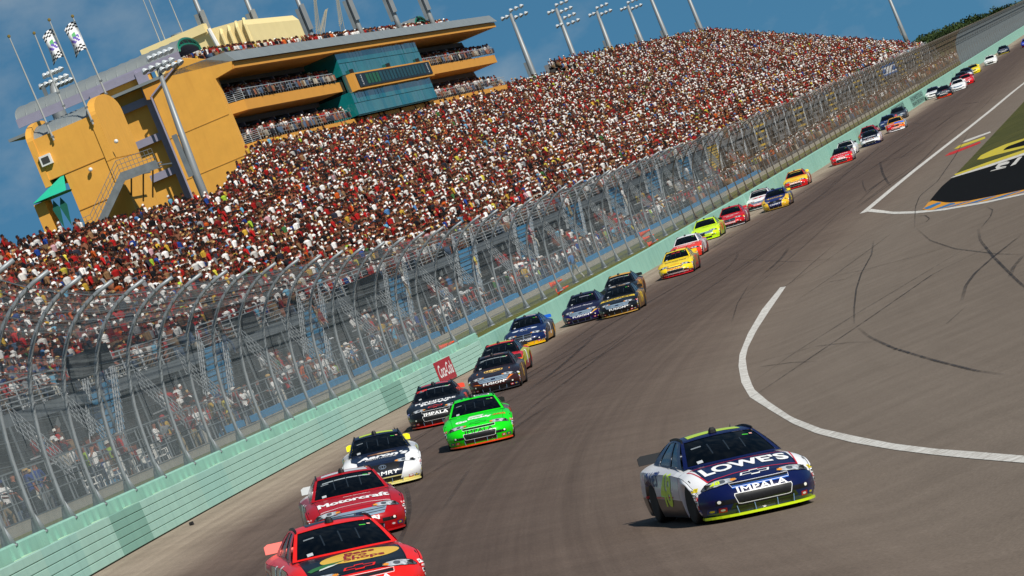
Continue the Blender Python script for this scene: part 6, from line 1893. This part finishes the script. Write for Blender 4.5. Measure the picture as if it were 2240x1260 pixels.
def spectator(loc, ang, kind, y, where, grp, col=None, pose=None):
    pi = random.randrange(len(POSE[kind])) if pose is None else pose; me = POSE[kind][pi]
    o = bpy.data.objects.new('spectator', me); COL.objects.link(o)
    c = col or random.choices([a for a, _ in SHIRTS], [w for _, w in SHIRTS])[0]
    o.color = srgb(c) + (1,)
    sc = random.uniform(.92, 1.06)
    o.matrix_world = Matrix.Translation(loc) @ Matrix.Rotation(ang - math.pi / 2, 4, 'Z') @ Matrix.Scale(sc, 4)
    seg = next(s for a, b, s in SEGS if a <= y < b)
    capd = random.random() < .5
    tag(o, 'spectator in %s top%s, %s, %s %s' % (CNAME[c], ' and cap' if capd else '', PNAME[kind][pi], where, seg), 'person', grp)
    if capd:
        h = bpy.data.objects.new('cap', CAP); COL.objects.link(h); h.parent = o
        v = max(me.vertices, key=lambda v: v.co.z if abs(v.co.x) < .06 else -9).co
        lean = {0: .0}.get(0, 0)
        h.location = (0, v.y + .0, v.z - .085)
    return o


n_ind = 0
occ = []
def free(p, d=.42):
    for q in occ:
        if (q - p).length < d: return False
    occ.append(p); return True
# along the railing of the walkway
tries = 0
while n_ind < 185 and tries < 6000:
    tries += 1
    y = 100 + 260 * random.random() ** .8
    if y < 150 and random.random() < .25: continue
    t = -6.35 - abs(random.gauss(0, .7))
    if t < -9: continue
    p = W(y, t, 1.38)
    if not crowd_point(p) or not free(p): continue
    spectator(p, face(y) + random.uniform(-.7, .7), 'standing', y, 'at railing', 'spectators standing on the walkway'); n_ind += 1
# on the stairs
for y in stairY:
    if 150 < y < 420:
        for k in range(random.choice((1, 2, 2))):
            a = random.uniform(.1, .9); yy = y - 2.6 + 5.2 * a
            p = W(yy, random.uniform(-10.5, -11.4), 1.4 + 3.95 * math.ceil(a * 15) / 15)
            if crowd_point(p) and free(p, .6): spectator(p, face(y) + random.choice((0, 3.14)) + random.uniform(-.3, .3), 'standing', y, 'on stairs', 'spectators on the stairs', pose=random.choice((0, 3, 5))); n_ind += 1
# photographer walking on the verge
best = min((abs(pixel(W(y / 4, -2.6, 1.25))[0] - 1268) , y / 4) for y in range(900, 1400))[1]
o = spectator(W(best, -2.6, 1.16), face(best) + 2.5, 'standing', best, 'on the verge', 'people on the verge', '#4f7db0', 5)
tag(o, 'person in blue vest and dark trousers walking on the grass verge behind the wall', 'person', 'people on the verge')
M_VEST = pm('navy_vest', '#3a4a86', .8)
# the nearest rows of the stand
near = sorted([i for i, q in enumerate(people) if q[4] <= 6 and 0 < pixel(q[:3])[0] < 2240 and q[5] < 330], key=lambda i: people[i][1] + people[i][4] * 4)[:300 - n_ind - 1]
nearset = set(near)
for i in near:
    x, yy, z, a, r, y = people[i]
    st_ = random.random() < .08
    base = z - .44 - .02 + (0 if not st_ else 0)
    spectator(Vector((x, yy, W(y, 0).z + Z0 + r * ROW_H)) + (W(y, .0) - W(y, 0)), a, 'standing' if st_ else 'seated', y, ORD[r] + ' row', 'spectators in the lowest rows')

# ---- everybody else: one mass
rest = [q for i, q in enumerate(people) if i not in nearset]
VV, FF, CC, base, N = [], [], [], 0, len(rest)
for simple in (0, 1):
    A = np.array([q[:4] for q in rest if (q[1] > 330) == bool(simple)], np.float32)
    PV, PF, PC = TEMPL[simple]; k = len(PV); n1 = len(A)
    sc = RNG.uniform(.93, 1.1, n1).astype(np.float32)
    ca, sa = np.cos(A[:, 3]), np.sin(A[:, 3])               # heading: forward = (cos, sin); right = (sin, -cos)
    loc = PV[None, :, :] * sc[:, None, None]
    loc[:, :, 1] += loc[:, :, 2] * RNG.normal(0, .07, n1).astype(np.float32)[:, None]
    loc[:, :, 0] += loc[:, :, 2] * RNG.normal(0, .06, n1).astype(np.float32)[:, None]
    Vx = A[:, 0:1] + loc[:, :, 0] * sa[:, None] + loc[:, :, 1] * ca[:, None]
    Vy = A[:, 1:2] - loc[:, :, 0] * ca[:, None] + loc[:, :, 1] * sa[:, None]
    VV.append(np.stack([Vx, Vy, A[:, 2:3] + loc[:, :, 2]], -1).reshape(-1, 3))
    FF.append((PF[None] + (np.arange(n1) * k)[:, None, None]).reshape(-1, 3) + base); base += n1 * k
    cols = np.zeros((n1, 4, 3), np.float32)
    cols[:, 0] = SH[RNG.choice(len(SH), n1, p=SHW)]; cols[:, 1] = SK[RNG.integers(0, len(SK), n1)]; cols[:, 2] = HT[RNG.integers(0, len(HT), n1)]; cols[:, 3] = LG[RNG.integers(0, len(LG), n1)]
    cols *= RNG.uniform(.68, 1.15, (n1, 1, 1)).astype(np.float32)
    C4 = np.ones((n1, k, 4), np.float32); C4[:, :, :3] = cols[:, PC]; CC.append(C4.reshape(-1, 4))
V = np.concatenate(VV); Fa = np.concatenate(FF).astype(np.int32); C4 = np.concatenate(CC)
me = bpy.data.meshes.new('crowd')
me.vertices.add(len(V)); me.vertices.foreach_set('co', V.astype(np.float32).ravel())
me.loops.add(len(Fa) * 3); me.loops.foreach_set('vertex_index', Fa.ravel())
me.polygons.add(len(Fa)); me.polygons.foreach_set('loop_start', np.arange(0, len(Fa) * 3, 3, dtype=np.int32)); me.polygons.foreach_set('loop_total', np.full(len(Fa), 3, np.int32))
at = me.color_attributes.new('Col', 'FLOAT_COLOR', 'POINT'); at.data.foreach_set('color', C4.reshape(-1))
me.update(calc_edges=True); me.validate()
m = bpy.data.materials.new('crowd_clothes'); m.use_nodes = True
n_, l_ = m.node_tree.nodes, m.node_tree.links
b_ = n_['Principled BSDF']; b_.inputs['Roughness'].default_value = .85; b_.inputs['Specular IOR Level'].default_value = .15
an = n_.new('ShaderNodeAttribute'); an.attribute_name = 'Col'
tcn = n_.new('ShaderNodeTexCoord'); nzn = n_.new('ShaderNodeTexNoise'); nzn.inputs['Scale'].default_value = 7; l_.new(tcn.outputs['Object'], nzn.inputs['Vector'])
mxn = n_.new('ShaderNodeMix'); mxn.data_type = 'RGBA'; mxn.blend_type = 'MULTIPLY'; mxn.inputs[0].default_value = .3
l_.new(an.outputs['Color'], mxn.inputs[6]); l_.new(nzn.outputs['Fac'], mxn.inputs[7]); l_.new(mxn.outputs[2], b_.inputs['Base Color'])
me.materials.append(m)
o = bpy.data.objects.new('crowd', me); COL.objects.link(o)
tag(o, 'packed crowd of spectators filling the grandstand and the decks', 'crowd', kind='stuff')
print('CROWD', N, 'tris', len(Fa), 'individuals', n_ind + len(near) + 1)

# ================================================================== SIGNS, LOUDSPEAKERS, CHAIRS, FLAG STAND, TREES
def wall_text(body, y, z, w, h, t, mat, parent, shear=.25, bold=.02):
    tm = text_mesh(body, 1.0, shear, bold)
    P = np.array([(v.co.x, v.co.y) for v in tm.vertices]); P = (P - (P.min(0) + P.max(0)) / 2) / (P.max(0) - P.min(0))
    mb = MB(); mb.v = [tuple(W(y + x * w, t, z + q * h)) for x, q in P]; mb.f = [tuple(p.vertices) for p in tm.polygons]; mb.m = [0] * len(mb.f)
    bpy.data.meshes.remove(tm)
    return mb.build('lettering', mat, parent)


sg = empty('drink_sign', W(192, .03, .1), 'red drink sign with white script fixed to the wall behind the brown race car', 'sign')
mb = MB(); prof(mb, [189.6, 194.6], [(.012, .06), (.045, .06), (.045, 1.0), (.012, 1.0)]); mb.build('panel', pm('sign_red', '#a8202a', .45), sg)
wall_text('Coca-Cola', 192.1, .56, 4.3, .55, .05, pm('sign_white', '#ecebe8', .5), sg, .35, .012)
# ghosted dark lettering further down the wall
for yy, wd in ((552, 26), (515, 22)):
    a = empty('wall_advert', W(yy, .02, .1), 'dark block lettering painted on the wall %s' % ('beyond the far grey car' if yy > 530 else 'behind the far grey car'), 'wall lettering', 'dark lettering on the far wall')
    mb = MB(); prof(mb, [yy - wd / 2, yy + wd / 2], [(.01, .12), (.02, .12), (.02, 1.42), (.01, 1.42)]); mb.build('panel', pm('faded_mint', '#6f9a8c', .7), a)
    wall_text('HOMESTEAD', yy, 1.05, wd * .92, .5, .03, pm('faded_black', '#31423f', .7), a, 0, 0); wall_text('MIAMI SPEEDWAY', yy, .42, wd * .92, .45, .03, pm('faded_black', '#31423f', .7), a, 0, 0)

M_SPK = pm('speaker_black', '#141414', .7)
SPK = [((194, 792), 178, 'pair of black loudspeakers low in the crowd at the left edge'), ((523, 716), 214, 'pair of black loudspeakers between two stairways left of the crowd aisle'), ((792, 630), 243, 'pair of black loudspeakers beside the third blue stairway')]
for (px, py), sy, lb in SPK:
    c = at_station(px, py, sy)
    p = empty('loudspeaker', c, lb, 'loudspeaker', 'loudspeakers facing the stand')
    for dx, a in ((-.45, .5), (.45, -.5)):
        mb = MB(); mb.box(c + Vector((dx, 0, 0)), (.75, .55, .95), Matrix.Rotation(a, 3, 'Z')); mb.build('speaker_box', M_SPK, p)
        mb = MB(); mb.box(c + Vector((dx + a * .16, -.26, 0)), (.6, .05, .8), Matrix.Rotation(a, 3, 'Z')); mb.build('speaker_grille', pm('speaker_grille', '#2a2b2c', .8, var=.4, scale=30), p)
    mb = MB(); mb.bar(c - Vector((0, -.1, 4.2)), c, .06, 6); mb.bar(c + Vector((-.6, .1, -.5)), c + Vector((.6, .1, -.5)), .04, 4); mb.build('post', M_STEELD, p)
c = at_station(1011, 641, 262)
p = empty('info_board', c, 'black board with white lettering above the spectators at the railing', 'sign')
mb = MB(); mb.box(c, (1.7, .12, .62), Matrix.Rotation(.15, 3, 'Z')); mb.build('board', pm('board_black', '#0c0c0d', .5), p)
tm = text_mesh('Pwrd', .34, .1, .012); mb = MB(); mb.v = [tuple(c + Vector((v.co.x + .2, -.09 + .15 * (v.co.x + .2), v.co.y))) for v in tm.vertices]; mb.f = [tuple(q.vertices) for q in tm.polygons]; mb.m = [0] * len(mb.f); mb.build('lettering', pm('sign_white', '#ecebe8', .5), p)
mb = MB(); mb.bar(c - Vector((0, -.1, 2.6)), c, .04, 5); mb.build('post', M_STEELD, p)
c = at_station(1054, 655, 264)
p = empty('broadcast_camera', c, 'black broadcast camera on a post beside the black board', 'camera')
mb = MB(); mb.box(c, (.75, .35, .32), Matrix.Rotation(.3, 3, 'Z')); mb.tube([c + Vector((.3, -.05, 0)), c + Vector((.75, -.2, .02))], [.13, .16], 10); mb.build('camera_body', M_SPK, p)
mb = MB(); mb.bar(c - Vector((0, 0, 2.3)), c, .05, 5); mb.build('post', M_STEELD, p)

# white plastic chairs on the walkway
M_CHAIR = pm('white_plastic', '#dedcd4', .5, var=.04)
for k, (px, py) in enumerate([(205, 1075), (232, 1108), (258, 1066), (300, 1040), (330, 1048), (372, 985)]):
    best = min((abs(pixel(W(y / 4, -6.5, 1.7))[0] - px), y / 4) for y in range(380, 800))[1]
    b = W(best, -6.5 - .25 * (k % 2), 1.38); a = face(best) + random.uniform(-.6, .6)
    M4 = Matrix.Rotation(a - math.pi / 2, 3, 'Z')
    p = empty('plastic_chair', b, 'white plastic chair, %s from the left by the near railing' % ORD[k], 'chair', 'white chairs on the near walkway')
    mb = MB(); mb.box(b + M4 @ Vector((0, 0, .43)), (.46, .44, .04), M4); mb.build('seat', M_CHAIR, p)
    mb = MB()
    for j in range(5): mb.box(b + M4 @ Vector((-.18 + .09 * j, -.22, .68)), (.05, .03, .46), M4)
    mb.box(b + M4 @ Vector((0, -.22, .92)), (.46, .04, .06), M4); mb.build('backrest', M_CHAIR, p)
    for sx in (-1, 1):
        for sy in (-1, 1):
            mb = MB(); mb.bar(b + M4 @ Vector((sx * .2, sy * .19, .43)), b + M4 @ Vector((sx * .24, sy * .23, 0)), .022, 5); mb.build('leg', M_CHAIR, p)
        mb = MB(); mb.box(b + M4 @ Vector((sx * .23, 0, .64)), (.05, .42, .03), M4); mb.bar(b + M4 @ Vector((sx * .23, .2, .64)), b + M4 @ Vector((sx * .21, .2, .43)), .02, 4); mb.build('armrest', M_CHAIR, p)

# starter's flag stand over the fence
c = at_station(1944, 152, 655)
p = empty('flag_stand', c, 'white and blue flag stand above the far fence', 'flag stand')
mb = MB(); mb.box(c, (2.0, 1.2, 1.5)); mb.build('white_panel', pm('stand_white', '#e4e6e8', .5), p)
for z in (-.62, .66): mb = MB(); mb.box(c + Vector((0, -.02, z)), (2.06, 1.26, .24)); mb.build('blue_band', pm('stand_blue', '#1d63a8', .5), p)
for x in (-.75, .75): mb = MB(); mb.tube([c + Vector((x, -.62, 0)), c + Vector((x, -.64, 0))], .32, 12); mb.build('blue_disc', pm('stand_blue', '#1d63a8', .5), p)
mb = MB()
for x in (-.8, .8): mb.bar(c + Vector((x, .4, -.7)), c + Vector((x * .6, .6, -5.2)), .09, 5)
mb.build('support_leg', M_STEELD, p)
for dx in (-.45, .35):
    q = spectator(c + Vector((dx, .1, .72)), -1.2, 'standing', 655, 'on the flag stand', 'officials on the flag stand', '#f2efea', 0)
    tag(q, 'official in white shirt on the %s side of the flag stand' % ('near' if dx < 0 else 'far'), 'person', 'officials on the flag stand')

# trees beyond the far end
def leaf_mat(name, a, b):
    m = bpy.data.materials.new(name); m.use_nodes = True
    n, l = m.node_tree.nodes, m.node_tree.links; bs = n['Principled BSDF']; bs.inputs['Roughness'].default_value = .7; bs.inputs['Specular IOR Level'].default_value = .2
    at = n.new('ShaderNodeAttribute'); at.attribute_name = 'tone'; r = n.new('ShaderNodeValToRGB')
    r.color_ramp.elements[0].color = srgb(a) + (1,); r.color_ramp.elements[1].color = srgb(b) + (1,)
    l.new(at.outputs['Fac'], r.inputs[0]); l.new(r.outputs[0], bs.inputs['Base Color'])
    return m
M_LEAF = leaf_mat('tree_leaves', '#14260f', '#3c4c20'); M_BARK = pm('tree_bark', '#4a3a2c', .9, var=.3)
def crown_mesh(seed):
    rg_ = random.Random(seed); vs, fs, tone = [], [], []
    lobes = [(rg_.uniform(-2.6, 2.6), rg_.uniform(-2.6, 2.6), rg_.uniform(3.2, 8.2), rg_.uniform(1.3, 2.3)) for _ in range(15)]
    for lx, ly, lz, lr in lobes:
        for _ in range(85):
            d = Vector((rg_.gauss(0, 1), rg_.gauss(0, 1), rg_.gauss(0, 1))).normalized() * lr * rg_.uniform(.55, 1.08); d.z *= .75
            c = Vector((lx, ly, lz)) + d; s = rg_.uniform(.18, .42)
            u = Vector((rg_.gauss(0, 1), rg_.gauss(0, 1), rg_.gauss(0, 1))).normalized(); v = u.orthogonal().normalized()
            i = len(vs); vs += [tuple(c - u * s), tuple(c + v * s * .6), tuple(c + u * s), tuple(c - v * s * .6)]; fs.append((i, i + 1, i + 2, i + 3)); tn = rg_.random(); tone += [tn] * 4
    me = bpy.data.meshes.new('crown'); me.from_pydata(vs, [], fs); me.materials.append(M_LEAF)
    a = me.attributes.new('tone', 'FLOAT', 'POINT'); a.data.foreach_set('value', tone); return me
def trunk_mesh(seed):
    rg_ = random.Random(seed); mb = MB(); mb.tube([(0, 0, -.3), (.1, 0, 1.8), (.05, .1, 4.2), (0, 0, 6.5)], [.32, .24, .16, .06], 7)
    for k in range(6):
        a = rg_.uniform(0, 6.3); z = rg_.uniform(2, 4.5); mb.tube([(0, 0, z), (math.cos(a) * 1.1, math.sin(a) * 1.1, z + 1.3), (math.cos(a) * 2.0, math.sin(a) * 2.0, z + 2.4)], [.12, .08, .03], 5)
    return mb.mesh('trunk', M_BARK)
CR = [crown_mesh(k) for k in range(4)]; TK = [trunk_mesh(k) for k in range(4)]
TN = 22
for k in range(TN):
    f = k / (TN - 1); px = 2018 + 270 * f; py = 72 - 92 * f + random.uniform(-5, 5)
    sy = 1250 + 120 * f + random.uniform(-40, 40)
    top = at_station(px, py, sy); gz_ = .0
    h = top.z - gz_
    o = empty('tree', (top.x, top.y, gz_), 'dark green tree, %s from the end of the crowd along the horizon' % (['first', 'second', 'third', 'fourth', 'fifth', 'sixth', 'seventh', 'eighth', 'ninth', 'tenth', 'eleventh', 'twelfth', 'thirteenth', 'fourteenth', 'fifteenth', 'sixteenth', 'seventeenth', 'eighteenth', 'nineteenth', 'twentieth', 'twenty-first', 'twenty-second'][k]), 'tree', 'trees beyond the far end of the stand')
    s = h / 9.6; o.scale = (s * random.uniform(.9, 1.2), s * 1.1, s); o.rotation_euler.z = random.uniform(0, 6.3)
    for nm, me in (('trunk', TK[k % 4]), ('crown', CR[k % 4])):
        c_ = bpy.data.objects.new(nm, me); COL.objects.link(c_); c_.parent = o
bpy.data.scenes.remove(_side)
